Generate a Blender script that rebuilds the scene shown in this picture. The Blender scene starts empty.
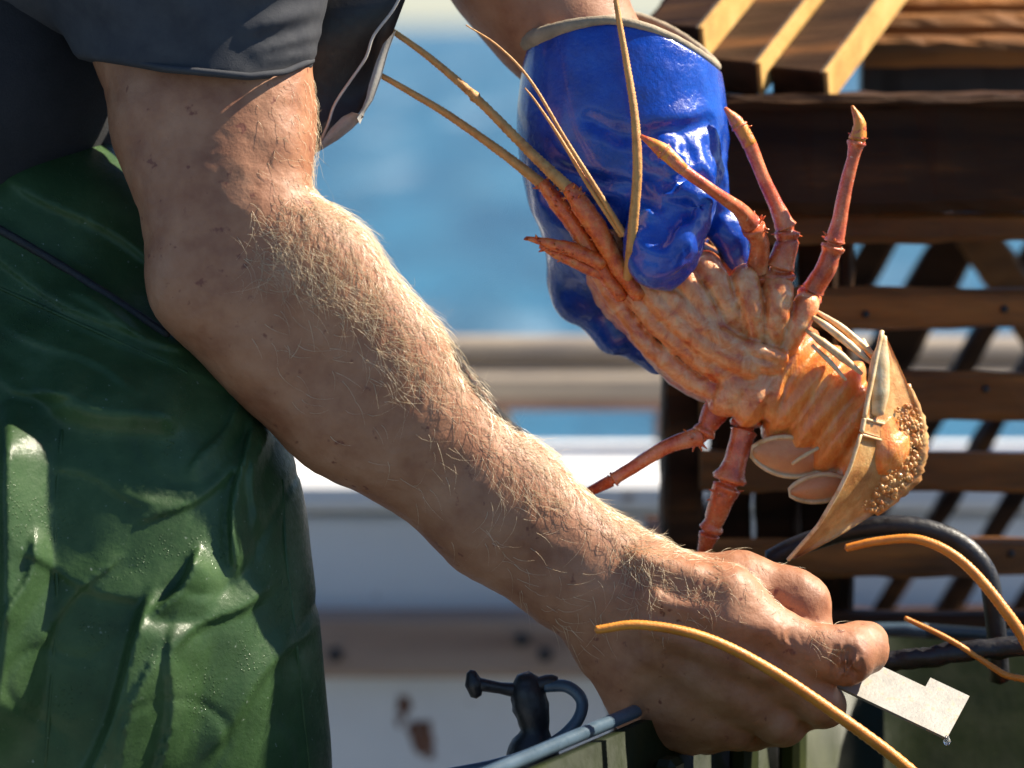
import bpy, math, random
import numpy as np
from mathutils import Vector, Matrix
random.seed(7); RNG = np.random.default_rng(7)
scene = bpy.context.scene
col = scene.collection

# ---------------------------------------------------------------- camera
LENS, DIST, HCAM, HORIZON = 132.0, 1.8, 1.2, 25.0
FPX = LENS / 36.0 * 1024.0
PITCH = math.atan((384 - HORIZON) / FPX)
CAM = np.array([0.0, -DIST, HCAM])
cam_d = bpy.data.cameras.new('camera'); cam = bpy.data.objects.new('camera', cam_d); col.objects.link(cam)
cam.location = CAM; cam.rotation_euler = (math.pi / 2 - PITCH, 0, 0)
cam_d.lens = LENS; cam_d.sensor_width = 36.0; cam_d.clip_start = 0.05; cam_d.clip_end = 60000
cam_d.dof.use_dof = True; cam_d.dof.focus_distance = 1.815; cam_d.dof.aperture_fstop = 6.3
scene.camera = cam

# ---------------------------------------------------------------- sky, sun, exposure
SUN_EL, SUN_AZ = math.radians(46), math.radians(12)      # azimuth from +X towards +Y (away from camera)
SUN = np.array([math.cos(SUN_EL) * math.cos(SUN_AZ), math.cos(SUN_EL) * math.sin(SUN_AZ), math.sin(SUN_EL)])
w = bpy.data.worlds.new('World'); scene.world = w; w.use_nodes = True
nt = w.node_tree; bg = nt.nodes['Background']
sky = nt.nodes.new('ShaderNodeTexSky'); sky.sky_type = 'NISHITA'; sky.sun_disc = False
sky.sun_elevation = SUN_EL; sky.sun_rotation = math.pi / 2 - SUN_AZ
sky.air_density = 1.0; sky.dust_density = 0.05; sky.ozone_density = 3.0
tint = nt.nodes.new('ShaderNodeMix'); tint.data_type = 'RGBA'; tint.blend_type = 'MULTIPLY'; tint.inputs[0].default_value = 1.0; tint.inputs[7].default_value = (0.90, 0.96, 1.09, 1)
nt.links.new(sky.outputs[0], tint.inputs[6]); nt.links.new(tint.outputs[2], bg.inputs[0]); bg.inputs[1].default_value = 0.05
sl = bpy.data.lights.new('sun', 'SUN'); sl.energy = 5.0; sl.angle = math.radians(0.5); sl.color = (1.0, 0.90, 0.74)
so = bpy.data.objects.new('sun', sl); col.objects.link(so)
so.rotation_euler = Vector(SUN).to_track_quat('Z', 'Y').to_euler(); so.location = (3, 0, 4)
vs = scene.view_settings; vs.view_transform = 'Standard'; vs.look = 'None'; vs.exposure = 1.32; vs.gamma = 1.0
vs.use_curve_mapping = False
scene.cycles.use_denoising = True
scene.cycles.max_bounces = 8

# ---------------------------------------------------------------- helpers: pixel rays, fields, meshes
S = DIST / FPX                       # metres per pixel in the plane of the arm
FWD = np.array([0, math.cos(PITCH), -math.sin(PITCH)]); UP = np.array([0, math.sin(PITCH), math.cos(PITCH)])
def at(px, py, Y=0.0):
    d = FWD + np.array([1.0, 0, 0]) * ((px - 512) / FPX) + UP * ((384 - py) / FPX)
    return CAM + d * ((Y + DIST) / d[1])
SHIFT = 0.0                          # depth offset in pixel units for the group being built
def P(px, py, d=0.0): return at(px, py, (d + SHIFT) * S)
def R(r, d=0.0): return r * S * (1 + d * S / DIST)
def proj(p):
    q = p - CAM; dep = q @ FWD
    return 512 + FPX * q[..., 0] / dep, 384 - FPX * (q @ UP) / dep

_T = RNG.random((32, 32, 32)).astype(np.float32)
def vnoise(p):
    i = np.floor(p).astype(np.int64); f = p - i; f = f * f * (3 - 2 * f); o = 0
    for a in (0, 1):
        for b in (0, 1):
            for c in (0, 1):
                wgt = (f[:, 0] if a else 1 - f[:, 0]) * (f[:, 1] if b else 1 - f[:, 1]) * (f[:, 2] if c else 1 - f[:, 2])
                o = o + wgt * _T[(i[:, 0] + a) % 32, (i[:, 1] + b) % 32, (i[:, 2] + c) % 32]
    return o - 0.5
def fbm(p, n=3):
    o = 0; a = 1.0
    for k in range(n):
        o = o + a * vnoise(p * (2 ** k) + 7.3 * k); a *= 0.5
    return o

class Field:
    def __init__(s, lo, hi, h):
        s.lo = np.array(lo, float); s.h = h
        s.n = np.ceil((np.array(hi) - s.lo) / h).astype(int) + 1
        s.F = np.full(s.n, 0.05, np.float32)
        s.ax = [(s.lo[i] + h * np.arange(s.n[i])).astype(np.float32) for i in range(3)]
    def _apply(s, lo, hi, fn, k, mode):
        i0 = np.clip(np.floor((lo - s.lo) / s.h).astype(int), 0, s.n); i1 = np.clip(np.ceil((hi - s.lo) / s.h).astype(int) + 1, 0, s.n)
        if np.any(i1 <= i0): return
        sl = tuple(slice(a, b) for a, b in zip(i0, i1))
        X = s.ax[0][sl[0]][:, None, None]; Y = s.ax[1][sl[1]][None, :, None]; Z = s.ax[2][sl[2]][None, None, :]
        d = fn(X, Y, Z).astype(np.float32); a = s.F[sl]
        if mode == 's':
            d = -d; hh = np.maximum(k - np.abs(a - d), 0) / k; s.F[sl] = np.maximum(a, d) + hh * hh * k / 4
        else:
            hh = np.maximum(k - np.abs(a - d), 0) / k; s.F[sl] = np.minimum(a, d) - hh * hh * k / 4
    def cone(s, p0, p1, r0, r1, k=0.004, sq=1.0, mode='u'):
        p0 = np.array(p0, float); p1 = np.array(p1, float); r = max(r0, r1) * max(1, sq) + k + 3 * s.h
        iy = 1.0 / sq
        ba = (p1 - p0) * [1, iy, 1]; bb = float(ba @ ba) + 1e-12
        def fn(X, Y, Z):
            x = X - p0[0]; y = (Y - p0[1]) * iy; z = Z - p0[2]
            t = np.clip((x * ba[0] + y * ba[1] + z * ba[2]) / bb, 0, 1)
            return np.sqrt((x - ba[0] * t) ** 2 + (y - ba[1] * t) ** 2 + (z - ba[2] * t) ** 2) - (r0 + (r1 - r0) * t)
        s._apply(np.minimum(p0, p1) - r, np.maximum(p0, p1) + r, fn, k, mode)
    def chain(s, pts, k=0.004, sq=1.0, mode='u'):
        """pts: (px, py, d, r) in pixel units"""
        for a, b in zip(pts[:-1], pts[1:]):
            s.cone(P(*a[:3]), P(*b[:3]), R(a[3], a[2]), R(b[3], b[2]), k, sq, mode)
    def ell(s, c, r, M=None, k=0.004, mode='u'):
        c = np.array(c, float); r = np.array(r, float); M = np.eye(3) if M is None else np.array(M)   # rows = axes
        e = np.max(r) + k + 3 * s.h
        def fn(X, Y, Z):
            x = X - c[0]; y = Y - c[1]; z = Z - c[2]; k0 = 0; k1 = 0
            for i in range(3):
                q = x * M[i, 0] + y * M[i, 1] + z * M[i, 2]
                k0 = k0 + (q / r[i]) ** 2; k1 = k1 + (q / r[i] ** 2) ** 2
            k0 = np.sqrt(k0); return k0 * (k0 - 1) / np.maximum(np.sqrt(k1), 1e-6)
        s._apply(c - e, c + e, fn, k, mode)
    def displace(s, fn, band=0.012):
        """fn(points Nx3) -> metres, positive pushes the surface out"""
        idx = np.nonzero(np.abs(s.F) < band)
        p = np.stack([s.ax[i][idx[i]] for i in range(3)], 1).astype(np.float64)
        s.F[idx] -= fn(p).astype(np.float32)
    def surf_d(s, px, py, d0=-200, d1=400):
        """first pixel-depth at which the ray through px,py meets the body"""
        ds = np.arange(d0, d1, 1.0); a = P(px, py, d0); b = P(px, py, d1)
        i = np.round((a + (b - a) * ((ds - d0) / (d1 - d0))[:, None] - s.lo) / s.h).astype(int)
        ok = ((i >= 0) & (i < s.n)).all(1); j = np.clip(i, 0, s.n - 1); hit = ok & (s.F[j[:, 0], j[:, 1], j[:, 2]] < 0)
        return ds[hit.argmax()] if hit.any() else d1
    def mesh(s, smooth=1, keep=False):
        F = s.F; ins = F < 0; n = s.n
        cnt = np.zeros(n - 1, np.int8)
        for a in (0, 1):
            for b in (0, 1):
                for c in (0, 1):
                    cnt += ins[a:n[0] - 1 + a, b:n[1] - 1 + b, c:n[2] - 1 + c]
        act = np.nonzero((cnt > 0) & (cnt < 8)); N = len(act[0])
        ids = np.full(n - 1, -1, np.int64); ids[act] = np.arange(N)
        acc = np.zeros((N, 3)); num = np.zeros(N); base = np.stack(act, 1)
        cs = [(a, b, c) for a in (0, 1) for b in (0, 1) for c in (0, 1)]
        for u in cs:
            for ax in range(3):
                if u[ax]: continue
                v = list(u); v[ax] = 1
                fa = F[base[:, 0] + u[0], base[:, 1] + u[1], base[:, 2] + u[2]]; fb = F[base[:, 0] + v[0], base[:, 1] + v[1], base[:, 2] + v[2]]
                m = (fa < 0) != (fb < 0); t = fa[m] / (fa[m] - fb[m])
                q = np.tile(np.array(u, float), (m.sum(), 1)); q[:, ax] += t
                acc[m] += q; num[m] += 1
        verts = s.lo + s.h * (base + acc / num[:, None])
        quads = []
        for ax in range(3):
            o1, o2 = (ax + 1) % 3, (ax + 2) % 3
            sl0 = [slice(1, -1)] * 3; sl1 = [slice(1, -1)] * 3
            sl0[ax] = slice(0, -1); sl1[ax] = slice(1, None)
            A = ins[tuple(sl0)]; B = ins[tuple(sl1)]
            e = np.stack(np.nonzero(A != B), 1); sg = A[tuple(e.T)]
            e[:, o1] += 1; e[:, o2] += 1
            def cell(d1, d2):
                q = e.copy(); q[:, o1] += d1; q[:, o2] += d2; return ids[q[:, 0], q[:, 1], q[:, 2]]
            q = np.stack([cell(-1, -1), cell(0, -1), cell(0, 0), cell(-1, 0)], 1)
            q[~sg] = q[~sg][:, ::-1]; quads.append(q)
        quads = np.concatenate(quads); quads = quads[(quads >= 0).all(1)]
        if keep:
            lab = np.arange(N)
            for _ in range(400):
                m = lab[quads].min(1); new = lab.copy()
                for i in range(4): np.minimum.at(new, quads[:, i], m)
                new = new[new]
                if (new == lab).all(): break
                lab = new
            big = np.bincount(lab).argmax(); kv = lab == big; mp_ = np.cumsum(kv) - 1
            quads = mp_[quads[kv[quads[:, 0]]]]; verts = verts[kv]; N = len(verts)
        for _ in range(smooth):
            a = np.zeros_like(verts); c = np.zeros(N)
            for i in range(4):
                np.add.at(a, quads[:, i], verts[quads[:, (i + 1) % 4]]); np.add.at(c, quads[:, i], 1)
            verts = 0.5 * verts + 0.5 * a / np.maximum(c, 1)[:, None]
        return verts, quads

def bbox_px(pts, pad):
    """world box round a list of (px,py,d,r)"""
    q = np.array([P(*p[:3]) for p in pts]); r = np.array([R(p[3], p[2]) for p in pts])[:, None]
    return (q - r).min(0) - pad, (q + r).max(0) + pad

class MB:
    """collects pieces of one mesh"""
    def __init__(s): s.v = []; s.f = []; s.n = 0
    def add(s, v, f):
        v = np.asarray(v, float); s.v.append(v); s.f += [tuple(int(i) + s.n for i in q) for q in f]; s.n += len(v); return s
    def tube(s, pts, rad, sides=10, res=4, jitter=0.0, flat=1.0, fdir=None, ring=0.0):
        """tapered tube through pts with Catmull-Rom smoothing"""
        pts = np.asarray(pts, float); rad = np.asarray(rad, float) * np.ones(len(pts))
        if res > 1 and len(pts) > 2:
            q = []; rr = []
            pe = np.vstack([2 * pts[0] - pts[1], pts, 2 * pts[-1] - pts[-2]])
            for i in range(len(pts) - 1):
                a, b, c, d = pe[i:i + 4]
                for t in np.arange(res) / res:
                    q.append(0.5 * (2 * b + (c - a) * t + (2 * a - 5 * b + 4 * c - d) * t * t + (3 * b - a - 3 * c + d) * t ** 3)); rr.append(rad[i] + (rad[i + 1] - rad[i]) * t)
            q.append(pts[-1]); rr.append(rad[-1]); pts = np.array(q); rad = np.array(rr)
        if ring: rad = rad * (1 + ring * ((np.arange(len(rad)) % 2) * 2 - 1))
        tan = np.gradient(pts, axis=0); tan /= np.linalg.norm(tan, axis=1)[:, None] + 1e-12
        nrm = np.cross(tan[0], fdir if fdir is not None else [0.13, 0.87, 0.31]); nrm /= np.linalg.norm(nrm)
        v = []; f = []; n = len(pts); ang = np.arange(sides) * 2 * math.pi / sides
        for i in range(n):
            nrm = nrm - tan[i] * (nrm @ tan[i]); nrm /= np.linalg.norm(nrm); b = np.cross(tan[i], nrm)
            r = rad[i] * (1 + jitter * (RNG.random(sides) - 0.5))
            v.append(pts[i] + np.outer(np.cos(ang) * r, nrm) + np.outer(np.sin(ang) * r * flat, b))
        v = np.vstack(v + [pts[:1] - tan[:1] * rad[0] * 0.5, pts[-1:] + tan[-1:] * rad[-1] * 0.5])
        for i in range(n - 1):
            for j in range(sides):
                k = (j + 1) % sides; f.append((i * sides + j, i * sides + k, (i + 1) * sides + k, (i + 1) * sides + j))
        for j in range(sides):
            k = (j + 1) % sides; f.append((n * sides, k, j)); f.append((n * sides + 1, (n - 1) * sides + j, (n - 1) * sides + k))
        return s.add(v, f)
    def box(s, c, ux, uy, uz, bev=0.0):
        """box from centre and three half-axis vectors; bev = chamfer in metres"""
        c, ux, uy, uz = (np.asarray(q, float) for q in (c, ux, uy, uz))
        if bev <= 0:
            v = [c + a * ux + b * uy + d * uz for a in (-1, 1) for b in (-1, 1) for d in (-1, 1)]
            return s.add(v, [(0, 1, 3, 2), (4, 6, 7, 5), (0, 4, 5, 1), (2, 3, 7, 6), (0, 2, 6, 4), (1, 5, 7, 3)])
        U = [ux, uy, uz]; L = [np.linalg.norm(u) for u in U]; v = []; idx = {}
        for a in (-1, 1):
            for b in (-1, 1):
                for d in (-1, 1):
                    for ax in range(3):
                        sg = [a, b, d]
                        v.append(c + sum(U[i] * sg[i] * (1.0 if i == ax else 1 - bev / L[i]) for i in range(3))); idx[(a, b, d, ax)] = len(v) - 1
        f = []
        for ax in range(3):
            o1, o2 = (ax + 1) % 3, (ax + 2) % 3
            for sgn in (-1, 1):
                q = []
                for (p1, p2) in ((-1, -1), (1, -1), (1, 1), (-1, 1)):
                    t = [0, 0, 0]; t[ax] = sgn; t[o1] = p1; t[o2] = p2; q.append(idx[(*t, ax)])
                f.append(tuple(q if sgn > 0 else q[::-1]))
        for ax in range(3):                     # chamfer strips along axis ax
            o1, o2 = (ax + 1) % 3, (ax + 2) % 3
            for s1 in (-1, 1):
                for s2 in (-1, 1):
                    t0 = [0, 0, 0]; t0[o1] = s1; t0[o2] = s2; t1 = list(t0); t0[ax] = -1; t1[ax] = 1
                    q = (idx[(*t0, o1)], idx[(*t1, o1)], idx[(*t1, o2)], idx[(*t0, o2)])
                    f.append(q if s1 * s2 < 0 else q[::-1])
        for a in (-1, 1):
            for b in (-1, 1):
                for d in (-1, 1):
                    q = tuple(idx[(a, b, d, i)] for i in range(3)); f.append(q if a * b * d > 0 else q[::-1])
        return s.add(v, f)
    def plank(s, a, b, f_, s_, thk, wdt, bev, n=14, jit=0.0012):
        """weathered timber: chamfered section swept from a to b with uneven edges"""
        a = np.asarray(a, float); b = np.asarray(b, float); h, w_ = thk / 2, wdt / 2; L = np.linalg.norm(b - a)
        sec = [(h, w_ - bev), (h - bev, w_), (-h + bev, w_), (-h, w_ - bev), (-h, -w_ + bev), (-h + bev, -w_), (h - bev, -w_), (h, -w_ + bev)]
        off = RNG.random(3) * 9; v = []; f = []
        for i in range(n + 1):
            t = i / n; c = a + (b - a) * t
            q = np.array([[t * L * 14 + off[0], k * 1.7 + off[1], off[2]] for k in range(8)]); nz = vnoise(q) * 2 * jit + RNG.normal(0, jit * 0.25, 8)
            for k, (x, y) in enumerate(sec): v.append(c + f_ * (x + nz[k] * (1 if x > 0 else -1)) + s_ * (y + nz[(k + 3) % 8] * (1 if y > 0 else -1)))
        for i in range(n):
            for k in range(8):
                j = (k + 1) % 8; f.append((i * 8 + k, i * 8 + j, (i + 1) * 8 + j, (i + 1) * 8 + k))
        f.append(tuple(range(8))[::-1]); f.append(tuple(n * 8 + k for k in range(8)))
        return s.add(v, f)
    def get(s): return np.vstack(s.v), s.f

def mk_mesh(name, v, f):
    me = bpy.data.meshes.new(name)
    if isinstance(f, np.ndarray):
        me.vertices.add(len(v)); me.vertices.foreach_set('co', np.asarray(v, np.float32).ravel())
        k = f.shape[1]; me.loops.add(f.size); me.loops.foreach_set('vertex_index', f.astype(np.int32).ravel())
        me.polygons.add(len(f)); me.polygons.foreach_set('loop_start', np.arange(0, f.size, k, dtype=np.int32))
        me.update(calc_edges=True); me.validate()
    else:
        me.from_pydata([tuple(q) for q in v], [], f); me.update()
    return me
def put(name, vf, mat, parent=None, smooth=True, **tags):
    if isinstance(vf, MB): vf = vf.get()
    me = mk_mesh(name, *vf); me.materials.append(mat)
    if smooth: me.polygons.foreach_set('use_smooth', [True] * len(me.polygons))
    o = bpy.data.objects.new(name, me); col.objects.link(o)
    if parent is not None:
        o.parent = parent; o.matrix_parent_inverse = Matrix.Translation(-parent.location)
    for k, x in tags.items(): o[k] = x
    return o
def empty(name, loc, label, category, group=None):
    o = bpy.data.objects.new(name, None); col.objects.link(o); o.location = loc; o.empty_display_size = 0.05
    o['label'] = label; o['category'] = category
    if group: o['group'] = group
    return o

# ---------------------------------------------------------------- materials
def node_mat(name):
    m = bpy.data.materials.new(name); m.use_nodes = True
    return m, m.node_tree, m.node_tree.nodes['Principled BSDF']
def N(t, kind, **kw):
    n = t.nodes.new('ShaderNode' + kind)
    for k, x in kw.items():
        if k in n.inputs: n.inputs[k].default_value = x
        else: setattr(n, k, x)
    return n
def rgb(c): return (c[0], c[1], c[2], 1.0)
def pm(name, cols, scale=20, stretch=(1, 1, 1), rough=(0.4, 0.6), bump=0.2, bscale=None, bdist=0.001, detail=6, metal=0.0,
       sss=0.0, coat=0.0, spec=0.5, distort=0.0, stops=None, spots=None, trans=0.0, sheen=0.0, coat_rough=0.1):
    """procedural surface: noise-driven colour ramp, roughness variation and bump"""
    m, t, b = node_mat(name); L = t.links.new
    tc = N(t, 'TexCoord'); mp = N(t, 'Mapping'); mp.inputs['Scale'].default_value = stretch; L(tc.outputs['Object'], mp.inputs[0])
    n1 = N(t, 'TexNoise', Scale=scale, Detail=detail, Roughness=0.6, Distortion=distort); L(mp.outputs[0], n1.inputs['Vector'])
    cr = N(t, 'ValToRGB'); el = cr.color_ramp.elements
    st = stops or [0.3 + 0.4 * i / max(1, len(cols) - 1) for i in range(len(cols))]
    while len(el) < len(cols): el.new(0.5)
    for e, p, c in zip(el, st, cols): e.position = p; e.color = rgb(c)
    L(n1.outputs['Fac'], cr.inputs[0]); last = cr.outputs[0]
    if spots:                                            # (scale, threshold, colour)
        for (ss, th, sc) in spots:
            n3 = N(t, 'TexNoise', Scale=ss, Detail=3, Roughness=0.5); L(tc.outputs['Object'], n3.inputs['Vector'])
            r3 = N(t, 'MapRange'); r3.inputs[1].default_value = th; r3.inputs[2].default_value = th + 0.06; L(n3.outputs['Fac'], r3.inputs[0])
            mx = N(t, 'Mix', data_type='RGBA'); mx.inputs[7].default_value = rgb(sc); L(r3.outputs[0], mx.inputs[0]); L(last, mx.inputs[6]); last = mx.outputs[2]
    L(last, b.inputs['Base Color'])
    n2 = N(t, 'TexNoise', Scale=bscale or scale * 4, Detail=detail, Roughness=0.65); L(mp.outputs[0], n2.inputs['Vector'])
    mr = N(t, 'MapRange'); mr.inputs[1].default_value = 0.3; mr.inputs[2].default_value = 0.7; mr.inputs[3].default_value = rough[0]; mr.inputs[4].default_value = rough[1]
    L(n2.outputs['Fac'], mr.inputs[0]); L(mr.outputs[0], b.inputs['Roughness'])
    if bump:
        bp = N(t, 'Bump', Strength=bump, Distance=bdist); L(n2.outputs['Fac'], bp.inputs['Height']); L(bp.outputs[0], b.inputs['Normal'])
    b.inputs['Metallic'].default_value = metal; b.inputs['Specular IOR Level'].default_value = spec
    b.inputs['Coat Weight'].default_value = coat; b.inputs['Coat Roughness'].default_value = coat_rough
    b.inputs['Sheen Weight'].default_value = sheen
    if sss:
        b.inputs['Subsurface Weight'].default_value = sss; b.inputs['Subsurface Radius'].default_value = (1.0, 0.35, 0.2); b.inputs['Subsurface Scale'].default_value = 0.004
    if trans: b.inputs['Transmission Weight'].default_value = trans
    return m
M = {}
M['skin'] = pm('skin', [(0.25, 0.092, 0.042), (0.345, 0.150, 0.074), (0.41, 0.20, 0.108)], 45, rough=(0.44, 0.64), bump=0.36, bscale=420, bdist=0.0010, sss=0.06, spots=[(160, 0.66, (0.19, 0.06, 0.032))], spec=0.5)
M['hair'] = pm('hair', [(0.50, 0.35, 0.18), (0.78, 0.62, 0.40), (0.88, 0.76, 0.55)], 300, rough=(0.25, 0.4), bump=0, spec=0.8)
M['shirt'] = pm('shirt_cotton', [(0.036, 0.038, 0.046), (0.060, 0.062, 0.068)], 60, rough=(0.85, 0.95), bump=0.5, bscale=1500, bdist=0.0004, spec=0.15)
M['apron'] = pm('black_apron_vinyl', [(0.010, 0.009, 0.009), (0.020, 0.017, 0.016)], 40, rough=(0.35, 0.6), bump=0.3, bscale=200)
M['apron_lining'] = pm('apron_lining', [(0.22, 0.21, 0.20), (0.33, 0.32, 0.30)], 90, rough=(0.6, 0.8), bump=0.4, bscale=700)
M['thread'] = pm('pale_binding', [(0.45, 0.42, 0.38), (0.62, 0.58, 0.52)], 200, rough=(0.6, 0.8), bump=0)
M['pvc_green'] = pm('green_oilskin', [(0.024, 0.050, 0.018), (0.035, 0.072, 0.026), (0.055, 0.10, 0.040)], 30, rough=(0.3, 0.55), bump=0.35, bscale=330, bdist=0.001, coat=0.10, coat_rough=0.10, spec=0.14, spots=[(420, 0.70, (0.16, 0.20, 0.15))])
def add_drops(m, scale=520.0):
    """wet beads: raised round specks in patches"""
    t = m.node_tree; L = t.links.new; b = t.nodes['Principled BSDF']; tc = N(t, 'TexCoord')
    v = N(t, 'TexVoronoi', Scale=scale); L(tc.outputs['Object'], v.inputs['Vector'])
    r = N(t, 'MapRange'); r.inputs[1].default_value = 0.30; r.inputs[2].default_value = 0.10; L(v.outputs['Distance'], r.inputs[0])
    n = N(t, 'TexNoise', Scale=26, Detail=4); L(tc.outputs['Object'], n.inputs['Vector'])
    r2 = N(t, 'MapRange'); r2.inputs[1].default_value = 0.56; r2.inputs[2].default_value = 0.64; L(n.outputs['Fac'], r2.inputs[0])
    mu = N(t, 'Math', operation='MULTIPLY'); L(r.outputs[0], mu.inputs[0]); L(r2.outputs[0], mu.inputs[1])
    old = b.inputs['Normal'].links[0].from_socket; bp = N(t, 'Bump', Strength=0.5, Distance=0.0009); L(mu.outputs[0], bp.inputs['Height']); L(old, bp.inputs['Normal']); L(bp.outputs[0], b.inputs['Coat Normal'])
    b.inputs['Coat Weight'].default_value = 0.16
    L(bp.outputs[0], b.inputs['Normal'])
add_drops(M['pvc_green'])
M['cord'] = pm('black_cord', [(0.008, 0.008, 0.008), (0.02, 0.02, 0.02)], 300, rough=(0.5, 0.8), bump=0.5, bscale=1200)
M['glove'] = pm('blue_glove_rubber', [(0.0005, 0.024, 0.24), (0.001, 0.048, 0.38), (0.002, 0.085, 0.50)], 40, rough=(0.16, 0.36), bump=0.5, bscale=170, bdist=0.0018, coat=0.6, coat_rough=0.12)
M['glove_lining'] = pm('tan_glove_lining', [(0.24, 0.19, 0.13), (0.42, 0.34, 0.23)], 120, rough=(0.7, 0.9), bump=0.6, bscale=900)
M['leg'] = pm('lobster_leg_shell', [(0.34, 0.04, 0.018), (0.64, 0.13, 0.035), (0.76, 0.30, 0.12)], 90, rough=(0.16, 0.4), bump=0.4, bscale=600, sss=0.2, coat=0.4, spots=[(500, 0.66, (0.70, 0.40, 0.24))])
M['antenna'] = pm('lobster_antenna_shell', [(0.42, 0.17, 0.04), (0.66, 0.34, 0.10), (0.50, 0.22, 0.05)], 120, rough=(0.25, 0.5), bump=0.5, bscale=1500, sss=0.1)
M['antenna_or'] = pm('orange_antenna_shell', [(0.60, 0.19, 0.02), (0.78, 0.32, 0.05)], 90, rough=(0.25, 0.45), bump=0.35, bscale=900, sss=0.15)
M['spine'] = pm('red_spiny_shell', [(0.48, 0.045, 0.010), (0.72, 0.14, 0.02), (0.80, 0.30, 0.08)], 200, rough=(0.15, 0.35), bump=0.6, bscale=700, sss=0.15, coat=0.4)
M['fan'] = pm('tail_fan_shell', [(0.34, 0.12, 0.03), (0.56, 0.27, 0.08), (0.70, 0.45, 0.18)], 70, rough=(0.25, 0.5), bump=0.5, bscale=500, sss=0.2, coat=0.3)
M['fan_pale'] = pm('pale_fin_rim', [(0.50, 0.28, 0.10), (0.70, 0.50, 0.26), (0.76, 0.62, 0.40)], 150, rough=(0.3, 0.5), bump=0.3, bscale=500, sss=0.2)
M['flap'] = pm('swimmeret_shell', [(0.58, 0.20, 0.07), (0.70, 0.33, 0.13)], 80, rough=(0.25, 0.45), bump=0.4, bscale=400, sss=0.25)
M['steel'] = pm('gauge_metal', [(0.22, 0.21, 0.19), (0.31, 0.295, 0.27)], 120, rough=(0.35, 0.6), bump=0.1, bscale=600, metal=0.25, spots=[(240, 0.58, (0.30, 0.25, 0.19)), (700, 0.62, (0.28, 0.24, 0.20))])
M['white'] = pm('white_boat_paint', [(0.70, 0.70, 0.71), (0.78, 0.78, 0.78), (0.82, 0.82, 0.81)], 6, rough=(0.3, 0.5), bump=0.15, bscale=30, bdist=0.003, spots=[(9, 0.70, (0.34, 0.25, 0.19)), (26, 0.71, (0.25, 0.13, 0.07))])
M['timber'] = pm('weathered_timber', [(0.16, 0.085, 0.06), (0.27, 0.16, 0.115), (0.33, 0.22, 0.16)], 6, stretch=(0.6, 6, 6), rough=(0.6, 0.85), bump=0.5, bscale=26, bdist=0.003)
M['strake'] = pm('bleached_strake_timber', [(0.24, 0.15, 0.11), (0.36, 0.25, 0.19), (0.42, 0.31, 0.24)], 6, stretch=(0.6, 6, 6), rough=(0.6, 0.85), bump=0.5, bscale=26, bdist=0.003)
M['rail'] = pm('painted_rail', [(0.20, 0.17, 0.15), (0.36, 0.29, 0.21)], 8, stretch=(1, 5, 5), rough=(0.4, 0.7), bump=0.2)
M['cream'] = pm('cream_paint', [(0.55, 0.46, 0.33), (0.68, 0.60, 0.46)], 10, rough=(0.4, 0.6), bump=0.2)
M['tar'] = pm('tarred_pot_timber', [(0.018, 0.009, 0.005), (0.050, 0.024, 0.011), (0.15, 0.062, 0.020)], 10, stretch=(0.5, 4, 4), rough=(0.35, 0.75), bump=0.6, bscale=40, bdist=0.003, stops=[0.35, 0.55, 0.72], spec=0.1)
M['brown'] = pm('brown_pot_timber', [(0.06, 0.028, 0.011), (0.19, 0.078, 0.022), (0.40, 0.16, 0.04)], 10, stretch=(0.5, 4, 4), rough=(0.4, 0.75), bump=0.6, bscale=40, bdist=0.003, spec=0.2)
M['rust'] = pm('rust_stain', [(0.10, 0.045, 0.03), (0.22, 0.10, 0.06)], 60, rough=(0.7, 0.9), bump=0.3)
M['pale_wood'] = pm('pale_edge_timber', [(0.42, 0.21, 0.05), (0.62, 0.36, 0.10), (0.70, 0.44, 0.15)], 24, rough=(0.5, 0.8), bump=0.6, bscale=90, bdist=0.002)
M['tub'] = pm('green_tub_plastic', [(0.005, 0.009, 0.003), (0.011, 0.017, 0.004), (0.03, 0.038, 0.006)], 9, spec=0.25, rough=(0.35, 0.6), bump=0.2, bscale=60, bdist=0.002)
M['hose_blue'] = pm('grey_blue_hose', [(0.035, 0.06, 0.085), (0.07, 0.11, 0.15)], 40, rough=(0.25, 0.45), bump=0.2, bscale=300)
M['black'] = pm('black_rubber', [(0.006, 0.006, 0.007), (0.022, 0.020, 0.022)], 60, rough=(0.25, 0.6), bump=0.4, bscale=300)
M['deck'] = pm('deck_paint', [(0.18, 0.19, 0.20), (0.28, 0.29, 0.30)], 8, rough=(0.5, 0.8), bump=0.4, bscale=120)
M['water'] = None
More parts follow.
